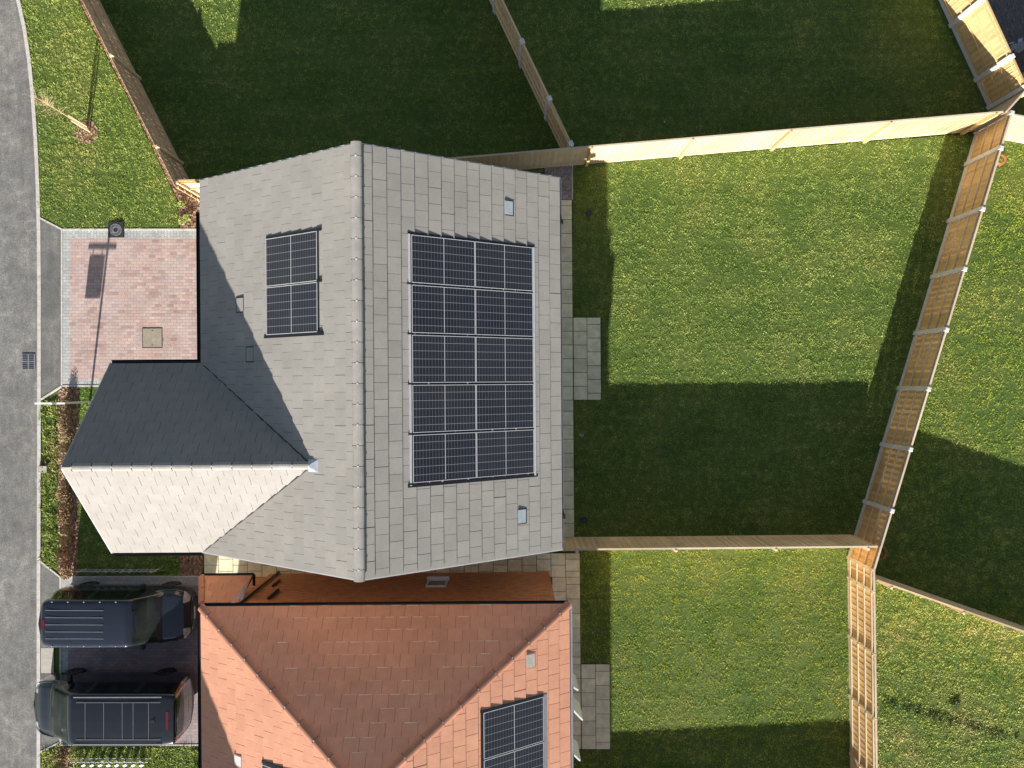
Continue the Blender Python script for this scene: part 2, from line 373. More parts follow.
# ------------------------------------------------------------------ roofs
def clip(poly, sub):                       # Sutherland-Hodgman: poly clipped by convex CCW sub
    out = poly
    for i in range(len(sub)):
        a, b = sub[i], sub[(i + 1) % len(sub)]
        inp, out = out, []
        if not inp: return []
        side = lambda p: (b[0] - a[0]) * (p[1] - a[1]) - (b[1] - a[1]) * (p[0] - a[0])
        for j in range(len(inp)):
            p, q = inp[j], inp[(j + 1) % len(inp)]; sp_, sq = side(p), side(q)
            if sp_ >= 0: out.append(p)
            if (sp_ >= 0) != (sq >= 0):
                t = sp_ / (sp_ - sq); out.append((p[0] + (q[0] - p[0]) * t, p[1] + (q[1] - p[1]) * t))
    return out
def slope(pts, parent, mat, under, gauge=.345, tw=.40, name='roof_slope', thick=.022, seed=0, shift=0., gap=.007, edge_marks=0):
    """pts[0]-pts[1] is the eave, seen from outside left to right; plane polygon filled with overlapping tiles"""
    P = [Vector(p) for p in pts]; o = P[0]; U = (P[1] - P[0]).normalized()
    N = U.cross(P[2] - P[0]).normalized()
    if N.z < 0: N = -N
    V = N.cross(U)
    uv = [((p - o).dot(U), (p - o).dot(V)) for p in P]
    a = sum(uv[i][0] * uv[(i + 1) % len(uv)][1] - uv[(i + 1) % len(uv)][0] * uv[i][1] for i in range(len(uv)))
    if a < 0: uv = uv[::-1]
    umin, umax = min(p[0] for p in uv), max(p[0] for p in uv); vmax = max(p[1] for p in uv)
    rnd = random.Random(seed); mb = MB(); rows = int(vmax / gauge) + 2
    for r in range(rows):
        v0 = r * gauge - .0
        off = (0 if r % 2 else tw / 2) + shift
        nU = int((umax - umin) / tw) + 4
        for c in range(-2, nU):
            u0 = umin + c * tw - off
            q = clip([(u0, v0), (u0 + tw - gap, v0), (u0 + tw - gap, v0 + gauge), (u0, v0 + gauge)], uv)
            if len(q) < 3: continue
            t = min(1, max(0, rnd.gauss(.5, .2))); j = rnd.uniform(-.0018, .0018); k = rnd.uniform(-.003, .003)
            n = len(q)
            hgt = lambda p: .006 + thick * (1 - (p[1] - v0) / gauge) + j + k * (p[0] - u0) / tw
            top = [o + U * p[0] + V * p[1] + N * hgt(p) for p in q]
            bot = [o + U * p[0] + V * p[1] - N * .012 for p in q]
            mb.add(top + bot, [tuple(range(n))] + [((i + 1) % n, i, i + n, (i + 1) % n + n) for i in range(n)], t)
            if edge_marks and len(q) == 4 and rnd.random() < edge_marks * math.exp(-((u0 - (umax + umin) / 2 + .4) / 2.6) ** 2) * (1.3 if r % 2 else .8):  # pale marks along some lower tile edges, denser towards mid slope
                mb.mi = 1; w_ = rnd.uniform(.012, .028); ua = u0 + rnd.uniform(0, .1); ub_ = u0 + tw - rnd.uniform(.01, .12)
                mb.add([o + U * a_ + V * b_ + N * (.006 + thick + .004) for a_, b_ in ((ua, v0 + .002), (ub_, v0 + .002), (ub_ - .02, v0 + w_), (ua + .02, v0 + w_ * .7))], [(0, 1, 2, 3)], .5); mb.mi = 0
    ob = mb.build(name, [mat, M['edge_marks']], parent)
    ub = MB(); n = len(P)
    ub.add([p - N * .004 for p in P] + [p - N * .09 for p in P], [tuple(range(n)), tuple(range(2 * n - 1, n - 1, -1))] + [(i, i + n, (i + 1) % n + n, (i + 1) % n) for i in range(n)])
    ub.build('roof_deck', under, ob)
    return ob
def ridge(a, b, parent, mat, r=.115, L=.49, name='ridge_tiles', clipm=None, lift=.0, flat=.6, dark=None, first=0.):
    a, b = Vector(a), Vector(b); d = (b - a); ln = d.length; d.normalize(); sd = d.cross(Vector((0, 0, 1))).normalized(); up = sd.cross(d)
    if up.z < 0: up = -up
    mb = MB(); s = -first; rnd = random.Random(3)
    while s < ln:
        s0, s1 = max(0, s), min(ln, s + L - .012)
        if s1 > s0:
            n = 8; vs = []
            for ss in (s0, s1):
                for i in range(n + 1):
                    w = math.pi * i / n
                    vs.append(a + d * ss + sd * math.cos(w) * r + up * (math.sin(w) * r * flat + lift))
            mb.add(vs, [(i, i + 1, n + 2 + i, n + 1 + i) for i in range(n)] + [tuple(range(n + 1)), tuple(range(n + 1, 2 * n + 2))[::-1]], rnd.random())
        if 0 < s < ln:
            p = a + d * (s - .006)
            mb.mi = 1
            for sg in (-1, 1):
                mb.bar(p + sd * sg * .05 + up * (r * flat * .88 + lift), p + sd * sg * (r + .004) + up * (.012 + lift), .022, .012, up)
            mb.mi = 2; mb.bar(p + up * (r * flat + .004 + lift) - sd * .016, p + up * (r * flat + .004 + lift) + sd * .016, .026, .010, up); mb.mi = 0
        s += L
    return mb.build(name, [mat, M['black'], M['white']], parent)

def wallbox(parent, x0, x1, y0, y1, z1, mat, name='wall', z0=0.):
    return MB().box(x0, x1, y0, y1, z0, z1).build(name, mat, parent)
def window(parent, c, nrm, w, h, name='window', frame=None, panes=2, sill=True):
    """c centre on the wall face (local), nrm one of +-x +-y"""
    nx, ny = nrm; T = Matrix(((-ny, nx, 0, c[0]), (nx, ny, 0, c[1]), (0, 0, 1, c[2]), (0, 0, 0, 1)))
    # local: x along wall, y outward
    g = MB().box(-w / 2, w / 2, .0, .02, -h / 2, h / 2, mat=T).build(name, M['glass'], parent)
    f = MB(); t = .06
    f.box(-w / 2 - .02, w / 2 + .02, 0, .05, h / 2 - t, h / 2 + .02, mat=T); f.box(-w / 2 - .02, w / 2 + .02, 0, .05, -h / 2 - .02, -h / 2 + t, mat=T)
    for k in range(panes + 1):
        x = -w / 2 + w * k / panes; f.box(x - .03, x + .03, 0, .048, -h / 2 + t, h / 2 - t, mat=T)
    f.build('frame', frame or M['white'], g)
    if sill: MB().box(-w / 2 - .06, w / 2 + .06, 0, .14, -h / 2 - .08, -h / 2 - .022, mat=T).build('sill', M['white'], g)
    return g
def panel(parent, o, U, V, N, w, d):
    m = Matrix.Translation(o) @ Matrix((U, V, N)).transposed().to_4x4()
    p = MB().box(-w / 2 + .012, w / 2 - .012, -d / 2 + .012, d / 2 - .012, -.03, 0).build('solar_panel', M['solar'], parent)
    p.matrix_local = m
    f = MB()
    for y in (-1, 1): f.box(-w / 2, w / 2, y * d / 2 - (.015 if y > 0 else 0), y * d / 2 + (.015 if y < 0 else 0), -.035, .004)
    for x in (-1, 1): f.box(x * w / 2 - (.016 if x > 0 else 0), x * w / 2 + (.016 if x < 0 else 0), -d / 2 + .015, d / 2 - .015, -.035, .004)
    f.build('panel_frame', M['alu'], p)
    return p
PW, PD = 1.785, 1.245
M['solar'] = m_solar('solar_cells', 0, 1, PW - .03, PD - .03)
def slopeframe(e0, e1, top):
    """origin at e0; U along eave, V up"""
    U = (Vector(e1) - Vector(e0)).normalized(); N = U.cross(Vector(top) - Vector(e0)).normalized()
    if N.z < 0: N = -N
    return Vector(e0), U, N.cross(U), N

def roof_vent(parent, fr, u, v, mat, edge, w=.34, d=.30):
    o, U, V, N = fr
    m = Matrix.Translation(o + U * u + V * v + N * .022) @ Matrix((U, V, N)).transposed().to_4x4()
    b = MB().box(-w / 2, w / 2, -d / 2, d / 2, 0, .016).build('roof_vent', mat, parent); b.matrix_local = m
    MB().box(-w / 2 - .03, -w / 2, -d / 2, d / 2, 0, .012).box(w / 2, w / 2 + .03, -d / 2, d / 2, 0, .012).box(-w / 2 - .03, w / 2 + .03, -d / 2 - .03, -d / 2 - .001, 0, .012).build('vent_surround', edge, b)

A = R(.43)
# =============================== house one: grey tiled
h1 = empty('detached_house', 'detached house with pale grey tiled roof, front gable wing and fourteen-module solar array', 'house', (-3.68, .534, 0), A)
h1['label'] = 'detached house with pale grey tiled roof, front wing and solar panels on both slopes'
EX, EY, ZE, ZR = 5.04, 5.215, 5.0, 8.0
slope([(EX, -EY, ZE), (EX, EY, ZE), (0, EY, ZR), (0, -EY, ZR)], h1, M['tile'], M['under'], seed=1, gauge=.366, tw=.41, gap=.009, thick=.024)
slope([(-EX, EY, ZE), (-EX, -EY, ZE), (0, -EY, ZR), (0, EY, ZR)], h1, M['tile'], M['under'], seed=2, gauge=.366, tw=.41, thick=.018)
WX, WN, WS, WM, WZ = -7.6, .08, -5.2, -2.56, 7.21
mx = -(ZR - WZ) / (ZR - ZE) * EX
slope([(-EX + .02, WN, ZE), (WX, WN, ZE), (WX, WM, WZ), (mx, WM, WZ)], h1, M['tile_wing'], M['under'], seed=3, gauge=.345, tw=.40)
slope([(WX, WS, ZE), (-EX + .02, WS, ZE), (mx, WM, WZ), (WX, WM, WZ)], h1, M['tile_wing'], M['under'], seed=4, gauge=.345, tw=.40)
ridge((0, -EY - .03, ZR + .005), (0, EY + .03, ZR + .005), h1, M['ridge'], .135, .493, first=.2)
ridge((WX - .02, WM, WZ - .01), (mx + .02, WM, WZ - .01), h1, M['ridge'], .10, .50, first=-.3)
# lead saddle and valleys
MB().add([(mx - .10, WM - .16, WZ - .02), (mx + .18, WM - .16, WZ + .125), (mx + .18, WM + .16, WZ + .125), (mx - .10, WM + .16, WZ - .02),
          (mx - .10, WM, WZ + .06)], [(0, 1, 4), (1, 2, 4), (2, 3, 4)]).build('lead_saddle', M['lead'], h1)
for y in (WN, WS):
    a, b = Vector((-EX + .02, y, ZE + .028)), Vector((mx, WM, WZ + .028)); MB().bar(a, b, .035, .014).build('valley', M['iron'], h1)
# verges
for y in (-EY - .015, EY + .015):
    for x in (-EX, EX): MB().bar((x, y, ZE - .075), (0, y, ZR - .075), .03, .14).build('verge_trim', M['fascia'], h1)
for y in (WN, WS): MB().bar((WX - .015, y, ZE - .075), (WX - .015, WM, WZ - .075), .03, .13).build('verge_trim', M['fascia'], h1)
# gutters
def gutter(parent, p, q, out, r=.06, mat=None, brackets=()):
    p, q = Vector(p), Vector(q); o_ = Vector(out); d = (q - p).normalized(); mb = MB(); n = 8; vs = []
    for c in (p, q):
        for i in range(n + 1):
            w = math.pi * i / n; vs.append(c + o_ * (-math.cos(w) * r) + Vector((0, 0, -math.sin(w) * r)))
        for i in range(n + 1):
            w = math.pi * i / n; vs.append(c + o_ * (-math.cos(w) * (r - .008)) + Vector((0, 0, -math.sin(w) * (r - .008))))
    k = 2 * (n + 1)
    fs = [(i, i + 1, k + i + 1, k + i) for i in range(n)] + [(n + 1 + i, k + n + 1 + i, k + n + 2 + i, n + 2 + i) for i in range(n)]
    fs += [(0, k, k + n + 1, n + 1), (n, n + n + 1, k + n + n + 1, k + n)]
    mb.add(vs, fs)
    return mb.build('gutter', mat or M['black'], parent)
gutter(h1, (EX + .03, -EY, ZE - .03), (EX + .03, EY, ZE - .03), (1, 0, 0), .038, M['gutgrey'])
gutter(h1, (-EX - .06, WN + .09, ZE - .02), (-EX - .06, 4.35, ZE - .02), (-1, 0, 0), .075)
gutter(h1, (WX, WN + .06, ZE - .02), (-EX - .05, WN + .06, ZE - .02), (0, 1, 0))
gutter(h1, (WX, WS - .06, ZE - .02), (-EX - .05, WS - .06, ZE - .02), (0, -1, 0))
for b_ in ((EX - .03, EX - .008, -EY, EY), (-EX + .008, -EX + .03, WN + .05, EY), (WX, -EX, WN - .03, WN - .008), (WX, -EX, WS + .008, WS + .03)): MB().box(*b_, ZE - .22, ZE - .05).build('fascia', M['fascia'], h1)
for b_ in ((EX - .36, EX - .031, -EY + .05, EY - .05), (-EX + .031, -EX + .36, WN, EY - .05)): MB().box(*b_, ZE - .22, ZE - .2).build('soffit', M['white'], h1)
for y in (4.0, -4.3):
    d = MB(); d.box(EX + .0, EX + .11, y - .06, y + .06, ZE - .16, ZE + .0); d.tube((EX + .05, y, ZE - .15), (EX - .25, y, ZE - .5), .035); d.tube((EX - .25, y, ZE - .5), (EX - .25, y, .05), .035)
    d.build('downpipe', M['black'], h1)
wl = MB()
xw0, xw1, yw0, yw1 = -EX + .35, EX - .35, -EY + .12, EY - .12
def gable_wall(mb, x0, x1, y0, y1, ze, xm, zt):     # gable ends face +-y
    vs = []
    for y in (y0, y1): vs += [(x0, y, 0), (x1, y, 0), (x1, y, ze), (xm, y, zt), (x0, y, ze)]
    mb.add(vs, [(0, 1, 2, 3, 4), (9, 8, 7, 6, 5), (1, 6, 7, 2), (0, 4, 9, 5), (2, 7, 8, 3), (3, 8, 9, 4)])
gable_wall(wl, xw0, xw1, yw0, yw1, ZE + .35 * .595 - .13, 0, ZR - .13)
wl.build('wall', M['brick_buff'], h1)
ww = MB(); y0, y1 = WS + .3, WN - .3; x0, x1 = WX + .22, xw0 - .003; ze = ZE + .3 * .837 - .13
vs = []
for x in (x0, x1): vs += [(x, y0, 0), (x, y1, 0), (x, y1, ze), (x, WM, WZ - .13), (x, y0, ze)]
ww.add(vs, [(4, 3, 2, 1, 0), (5, 6, 7, 8, 9), (1, 2, 7, 6), (0, 5, 9, 4), (2, 3, 8, 7), (3, 4, 9, 8)]); ww.build('wall', M['brick_buff'], h1)
window(h1, (x0, WM, 1.45), (-1, 0), 1.6, 1.2, panes=3); window(h1, (x0, WM, 4.0), (-1, 0), 1.5, 1.1, panes=3)
window(h1, (xw0, 2.2, 4.0), (-1, 0), 1.5, 1.1, panes=3)
dr = MB().box(xw0 - .04, xw0, .9, 1.85, .1, 2.15).build('door', M['dkblue'], h1); MB().box(xw0 - .1, xw0 - .042, 1.72, 1.76, 1.0, 1.14).build('handle', M['chrome'], dr)
gd = MB().box(xw0 - .04, xw0, 2.6, 4.9, .05, 2.2); gd.build('garage_door', M['white'], h1)
window(h1, (xw1, -.6, 1.1), (1, 0), 2.4, 2.1, name='patio_door', panes=2, sill=False)
for y in (-3.2, 3.2): window(h1, (xw1, y, 3.9), (1, 0), 1.2, 1.1); 
window(h1, (xw1, 3.2, 1.5), (1, 0), 1.5, 1.1)
# solar panels, east array 5 x 2
frE = slopeframe((EX, -EY, ZE), (EX, EY, ZE), (0, EY, ZR)); SL = math.hypot(EX, ZR - ZE)
o_, U, V, N = frE
MX = Matrix.Translation(o_) @ Matrix((U, V, N)).transposed().to_4x4()
for v0_, v1_ in ((.86, .915), (4.515, 4.57)): MB().box(EY - 3.07, EY + 3.18, v0_, v1_, .025, .042, mat=MX).build('array_flashing', M['alu'], h1)
tb = MB(); tb.box(EY - 3.11, EY - 3.04, .80, 4.62, .01, .034, mat=MX); tb.box(EY + 3.195, EY + 3.24, .86, 4.58, .005, .03, mat=MX); tb.box(EY - 3.03, EY + 3.19, .92, 4.50, .005, .03, mat=MX)
for k in range(5): tb.box(EY - 3.03 + 1.245 * k - .02, EY - 3.03 + 1.245 * k + .02, 4.5, 4.60, .02, .045, mat=MX)
tb.build('mounting_rail', M['black'], h1)
for r_ in range(5):
    for c_ in range(2):
        uu = EY + (-3.03 + 1.245 * (r_ + .5)); vv = .92 + PW * (c_ + .5)
        # panel x axis runs up the slope
        panel(h1, o_ + U * uu + V * vv + N * .036, V, -U, N, PW - .012, PD - .055)
frW = slopeframe((-EX, EY, ZE), (-EX, -EY, ZE), (0, EY, ZR)); o_, U, V, N = frW
MX = Matrix.Translation(o_) @ Matrix((U, V, N)).transposed().to_4x4()
tb = MB(); tb.box(EY - 3.33, EY - 3.29, 2.72, 4.72, .005, .035, mat=MX); tb.box(EY - .76, EY - .68, 2.62, 4.78, .01, .034, mat=MX); tb.box(EY - 3.29, EY - .76, 2.74, 4.62, .005, .03, mat=MX)
for k in range(3): tb.box(EY - 3.29 + 1.265 * k - .03, EY - 3.29 + 1.265 * k + .03, 4.56, 4.72, .02, .045, mat=MX)
tb.build('mounting_rail', M['black'], h1)
for r_ in range(2):
    panel(h1, o_ + U * (EY - 3.28 + 1.265 * (r_ + .5)) + V * (2.72 + 1.85 / 2) + N * .036, V, -U, N, 1.85, 1.235)
for (u, v) in ((3.97, 1.80 - .02), (4.377, 1.54)): pass
roof_vent(h1, frE, EY + 4.17, 1.66, M['ventblue'], M['iron'], .36, .24); roof_vent(h1, frE, EY - 4.15, 1.32, M['ventblue'], M['iron'], .36, .24)
roof_vent(h1, frW, EY - 1.62, 1.68, M['tile'], M['black'], .36, .26); roof_vent(h1, frW, EY - .28, 2.06, M['tile'], M['black'], .36, .26)

# =============================== house two: orange tiled
h2 = empty('detached_house', 'detached house with orange tiled hipped roof and red brick side wall', 'house', (-3.585, -6.25, 0), A)
HX, Z2, ZR2 = 5.19, 4.9, 7.96; yA = -1.16 * (ZR2 - Z2); yS = -24.0
OR, UO = M['tile_orange'], M['under_orange']
slope([(HX, 0, Z2), (-HX, 0, Z2), (0, yA, ZR2)], h2, OR, UO, seed=5, gauge=.345, tw=.41, shift=.1, edge_marks=.55)
slope([(HX, yS, Z2), (HX, 0, Z2), (0, yA, ZR2), (0, yS, ZR2)], h2, OR, UO, seed=6, gauge=.366, tw=.41, gap=.011)
slope([(-HX, 0, Z2), (-HX, yS, Z2), (0, yS, ZR2), (0, yA, ZR2)], h2, OR, UO, seed=7, gauge=.366, tw=.41, thick=.016)
ridge((HX, .0, Z2 + .01), (0.05, yA, ZR2 + .01), h2, M['ridge_orange'], .125, .60, 'hip_tiles', first=.2)
ridge((-HX, .0, Z2 + .01), (-.05, yA, ZR2 + .01), h2, M['ridge_orange'], .125, .60, 'hip_tiles', first=.2)
ridge((0, yS, ZR2 + .01), (0, yA, ZR2 + .01), h2, M['ridge_orange'], .13, .493)
vx, vm, vz, vw = -7.2, -10.35, 7.75, 2.95
mm = -(ZR2 - vz) / (ZR2 - Z2) * HX
slope([(-HX + .02, vm + vw, Z2), (vx, vm + vw, Z2), (vx, vm, vz), (mm, vm, vz)], h2, OR, UO, seed=8)
slope([(vx, vm - vw, Z2), (-HX + .02, vm - vw, Z2), (mm, vm, vz), (vx, vm, vz)], h2, OR, UO, seed=9)
ridge((vx, vm, vz), (mm, vm, vz), h2, M['ridge_orange'], .11, .50)
gutter(h2, (-HX, .045, Z2 - .02), (HX - .02, .045, Z2 - .02), (0, 1, 0), .05)
gutter(h2, (HX + .05, yS, Z2 - .03), (HX + .05, -.02, Z2 - .03), (1, 0, 0), .045, M['gutlight'])
gutter(h2, (-HX - .06, vm + vw + .07, Z2 - .02), (-HX - .06, .02, Z2 - .02), (-1, 0, 0), .065)
wl = MB()
wx, wy = HX - .30, -.37
wl.add([(-wx, wy, 0), (wx, wy, 0), (wx, yS + .1, 0), (-wx, yS + .1, 0), (-wx, wy, 4.86), (wx, wy, 4.86), (wx, yS + .1, 4.86), (-wx, yS + .1, 4.86), (0, yS + .1, 7.7)],
       [(1, 0, 4, 5), (2, 1, 5, 6), (0, 3, 7, 4), (3, 2, 6, 8, 7)]); wl.build('wall', M['brick_red'], h2)
MB().box(vx + .25, -wx - .003, vm - vw + .3, vm + vw - .3, 0, 5.05).build('wall', M['brick_red'], h2)
window(h2, (vx + .25, vm, 1.45), (-1, 0), 1.5, 1.2, panes=3); window(h2, (vx + .25, vm, 3.8), (-1, 0), 1.5, 1.1, panes=3)
for b_ in ((-HX, HX, -.03, -.008), (HX - .03, HX - .008, yS, -.031), (-HX + .008, -HX + .03, vm + vw + .07, -.031)): MB().box(*b_, Z2 - .22, Z2 - .06).build('fascia', M['black'], h2)
MB().box(-HX + .03, HX - .03, wy, -.031, Z2 - .21, Z2 - .19).build('soffit', M['fascia'], h2)
# side window with sill, seen from above
wxl = ((436 - 512) * 23.3 / F + 3.585)
window(h2, (wxl, wy, 1.45), (0, 1), .62, .72, panes=1)
def pipe_px(px, y):  return (px - 512) * 20.1 / F + 3.585
px_ = (279 - 512) * 25 / F + 3.585
dp = MB(); dp.tube((px_, wy + .06, .0), (px_, wy + .06, Z2 - .35), .038); dp.tube((px_, wy + .06, Z2 - .35), (px_, .05, Z2 - .1), .038); dp.build('downpipe', M['black'], h2)
dp = MB(); dp.tube((-3.9, wy + .06, 2.2), (-3.9, wy + .06, 3.1), .05); dp.build('flue', M['black'], h2)
dp = MB(); dp.tube((px_ + .35, wy + .05, 1.0), (px_ + .35, wy + .05, 1.7), .04); dp.build('meter_pipe', M['black'], h2)
px2 = HX - .55
# porch roof wrapping the front corner
q0, q1 = -6.22, -4.62
slope([(q1, .22, 2.5), (q0, .22, 2.5), (q0 + .36, -.36, 3.35), (q1 - .12, -.36, 3.35)], h2, OR, UO, seed=11, gauge=.30, name='porch_roof')
slope([(q0, .22, 2.5), (q0, -3.4, 2.5), (-wx - .02, -3.4, 3.35), (q0 + .36 , -.36, 3.35)], h2, OR, UO, seed=12, gauge=.30, name='porch_roof')
ridge((q0, .22, 2.51), (q0 + .37, -.36, 3.36), h2, M['ridge_orange'], .11, .55, 'hip_tiles')
gutter(h2, (q0, .27, 2.5), (q1 + .04, .27, 2.5), (0, 1, 0), .045)
gutter(h2, (q1 + .05, .26, 2.5), (q1 + .05, -.1, 2.5), (1, 0, 0), .045)
MB().add([(q1 - .02, .2, 2.55), (q1 - .02, -.36, 3.3), (q1 - .32, -.36, 3.4), (q1 - .12, .0, 2.90)], [(0, 1, 2, 3)]).build('lead_flashing', M['lead'], h2)
MB().box(-5.6, -wx - .003, -3.2, -.5, 0, 2.45).build('porch_wall', M['brick_red'], h2)
# open casement leaves on the garden side
for (ya, yb, out, zc) in ((-2.15, -2.5, .56, 4.25), (-2.65, -3.35, .68, 4.25), (-3.95, -4.5, .60, 4.25)):
    lf = MB(); lf.bar((wx + .02, ya, zc), (wx + out, yb, zc), .045, 1.05); ob = lf.build('casement', M['white'], h2)
window(h2, (wx, -3.0, 4.1), (1, 0), 1.6, 1.15); window(h2, (wx, -3.2, 1.1), (1, 0), 2.2, 2.1, name='patio_door', sill=False)
frE2 = slopeframe((HX, yS, Z2), (HX, 0, Z2), (0, yA, ZR2)); o_, U, V, N = frE2
MX = Matrix.Translation(o_) @ Matrix((U, V, N)).transposed().to_4x4()
tb = MB(); tb.box(-yS - 2.38, -yS - 2.32, (.90), 2.86, .005, .034, mat=MX); tb.box(-yS - 6.2, -yS - 2.38, 2.80, 2.85, .005, .036, mat=MX); tb.box(-yS - 6.2, -yS - 2.38, .9, 2.8, .005, .03, mat=MX); tb.build('mounting_rail', M['black'], h2)
MB().box(-yS - 6.2, -yS - 2.35, .78, .885, .02, .034, mat=MX).build('array_flashing', M['gutlight'], h2)
for r_ in range(3): panel(h2, o_ + U * (-yS - 2.38 - 1.25 * (r_ + .5)) + V * (.9 + 1.87 / 2) + N * .036, V, -U, N, 1.87, PD - .03)
frW2 = slopeframe((-HX, 0, Z2), (-HX, yS, Z2), (0, yS, ZR2)); o_, U, V, N = frW2
tb = MB(); MX = Matrix.Translation(o_) @ Matrix((U, V, N)).transposed().to_4x4()
tb.box(3.66, 3.74, 2.5, 4.4, .005, .036, mat=MX); tb.build('mounting_rail', M['black'], h2)
panel(h2, o_ + U * (3.76 + PD / 2) + V * (2.5 + PW / 2) + N * .036, V, -U, N, PW - .02, PD - .02)
roof_vent(h2, frE2, -yS - 1.33, 1.30, M['concrete'], M['ridge_orange'], .36, .26); roof_vent(h2, frW2, 3.93, 1.55, M['white'], M['ridge_orange'], .26, .26)

# ------------------------------------------------------------------ ground
def px_sheet(name, pts, z, mat, kind='structure', h=0., **kw):
    P = [at(*p)[:2] for p in pts]; mb = MB()
    if h: mb.prism(P, z, z + h)
    else: mb.sheet(P, z)
    o = mb.build(name, mat)
    o['kind'] = kind
    for k, v in kw.items(): o[k] = v
    return o
MB().sheet([(-300, -300), (300, -300), (300, 300), (-300, 300)], -.03).build('ground', M['lawnbase'], kind='structure')
ker = [(-2, -90), (8, -40), (17, 0), (23.5, 30), (28, 60), (31.5, 95), (34.5, 140), (36.6, 185), (37.7, 230), (38.2, 300), (38.0, 450), (37.6, 600), (37.5, 860)]
def line_mesh(pts, w0, w1, z0, z1, gap=0.):
    """strip from offset w0 to w1 (m, right side positive) along px polyline"""
    P = [at(*p) for p in pts]; mb = MB(); n = len(P); nor = []
    for i in range(n):
        d = (P[min(i + 1, n - 1)] - P[max(i - 1, 0)]).normalized(); nor.append(Vector((-d.y, d.x, 0)))
    for i in range(n - 1):
        a, b = P[i], P[i + 1]; L = (b - a).length; k = max(1, round(L / .915)) if gap else 1
        for j in range(k):
            t0, t1 = j / k, (j + 1) / k - (gap / L if gap else 0)
            q = lambda t, w: (a.lerp(b, t) + nor[i].lerp(nor[i + 1], t) * w)
            pts4 = [q(t0, w0), q(t0, w1), q(t1, w1), q(t1, w0)]
            mb.prism([(p.x, p.y) for p in pts4], z0, z1)
    return mb
rd = [(p[0] + 0.5, p[1]) for p in ker]
px_sheet('road', [(-180, -90)] + rd + [(-180, 860)], -.012, M['road'])
line_mesh(ker, -.02, .105, -.03, .02, .008).build('kerb', M['kerb'], kind='structure')
px_sheet('pavement', [(40, 219), (62, 230), (62, 386), (40, 399)], .004, M['foot'])
px_sheet('pavement', [(40, 562), (61, 579), (61, 648), (41, 648)], .004, M['foot'])
px_sheet('pavement', [(40.5, 673), (60, 673), (60, 741), (40.5, 752)], .004, M['foot'])
px_sheet('crossing_slab', [(41, 648), (54, 648), (54, 673), (41, 673)], .008, M['concrete'])
def edge(pts, w=.055, mat='kerb_white', name='edging', z=.018):
    line_mesh(pts, -w / 2, w / 2, -.03, z).build(name, M[mat], kind='structure')
edge([(40, 218), (62, 229.5)]); edge([(62, 229.5), (199, 229.5)]); edge([(62, 230), (62, 386)]); edge([(40, 400), (62, 386)]); edge([(62, 386), (106, 386)])
edge([(40, 561), (60, 577)]); edge([(60, 577), (200, 576.5)]); edge([(60.5, 578), (60.5, 745)]); edge([(40, 752), (60.5, 742)]); edge([(60.5, 745), (200, 745)])
edge([(78, 386.5), (78, 400), (78, 577)], .04, z=.0, mat='mulch')
# driveways (borders separate sheets)
px_sheet('driveway', [(70, 238), (210, 238), (210, 380), (70, 380)], .004, M['pink'])
for pts in ([(62.5, 230), (210, 230), (210, 238), (62.5, 238)], [(62.5, 238), (70, 238), (70, 385.5), (62.5, 385.5)], [(70, 380), (210, 380), (210, 385.5), (70, 385.5)]):
    px_sheet('driveway_border', pts, .004, M['greyblk_r' if pts[0][1] == 230 else 'greyblk'])
px_sheet('driveway', [(68, 585), (215, 585), (215, 745), (68, 745)], .004, M['darkblk'])
px_sheet('driveway_border', [(61, 577), (215, 577), (215, 585), (61, 585)], .004, M['greyblk']); px_sheet('driveway_border', [(61, 585), (68, 585), (68, 745), (61, 745)], .004, M['greyblk'])
# slab paving
def slabs(name, x0, x1, y0, y1, cols, rows, off=0., jo=None):
    """px rectangle of flags with open joints, in staggered columns"""
    a, b = at(x0, y1), at(x1, y0); mb = MB(); W = (b.x - a.x) / cols
    rnd = random.Random(int(x0 + y0)); Lr = (b.y - a.y) / rows
    sh = lambda y: (y - (-.0)) * -.0075
    for c in range(cols):
        o = (off if c % 2 else 0) * Lr; k = -1
        while True:
            ya, yb = max(a.y, a.y + k * Lr + o), min(b.y, a.y + (k + 1) * Lr + o); k += 1
            if ya >= b.y: break
            if yb - ya < .02: continue
            xa, xb = a.x + c * W, a.x + (c + 1) * W; g = .009
            mb.prism([(xa + g + sh(ya), ya + g), (xb - g + sh(ya), ya + g), (xb - g + sh(yb), yb - g), (xa + g + sh(yb), yb - g)], 0, .03 + rnd.uniform(-.002, .002), rnd.random())
    o = mb.build(name, M['slab2']); o['kind'] = 'structure'
    j = MB().sheet([(a.x + sh(a.y), a.y), (b.x + sh(a.y), a.y), (b.x + sh(b.y), b.y), (a.x + sh(b.y), b.y)], .012).build('slab_bedding', M['slabjoint'], kind='structure')
M['slab2'] = m_tile('riven_slab', (.95, .91, .64), .16, .85, .86, 1.08)
slabs('garden_path', 559.5, 573.2, 200, 317.5, 1, 8.4)
slabs('garden_path', 559.5, 573.2, 317.5, 400, 1, 6)
slabs('garden_path', 559.5, 573.2, 400, 551, 1, 10.8)
slabs('patio', 573.6, 601, 317.5, 400, 2, 6, .5)
slabs('side_path', 203, 578.5, 553, 577, 26, 2, .5)
slabs('garden_path', 550.5, 578.5, 577, 664, 2, 6, .5)
slabs('garden_path', 564.5, 578.5, 664, 749, 1, 6)
slabs('patio', 578.9, 607.5, 664, 749, 2, 6, .5)
px_sheet('gravel_strip', [(545, 158), (572, 158), (572, 199.5), (545, 199.5)], .01, M['gravel'])
edge([(572.4, 163), (572.4, 200)], .04)
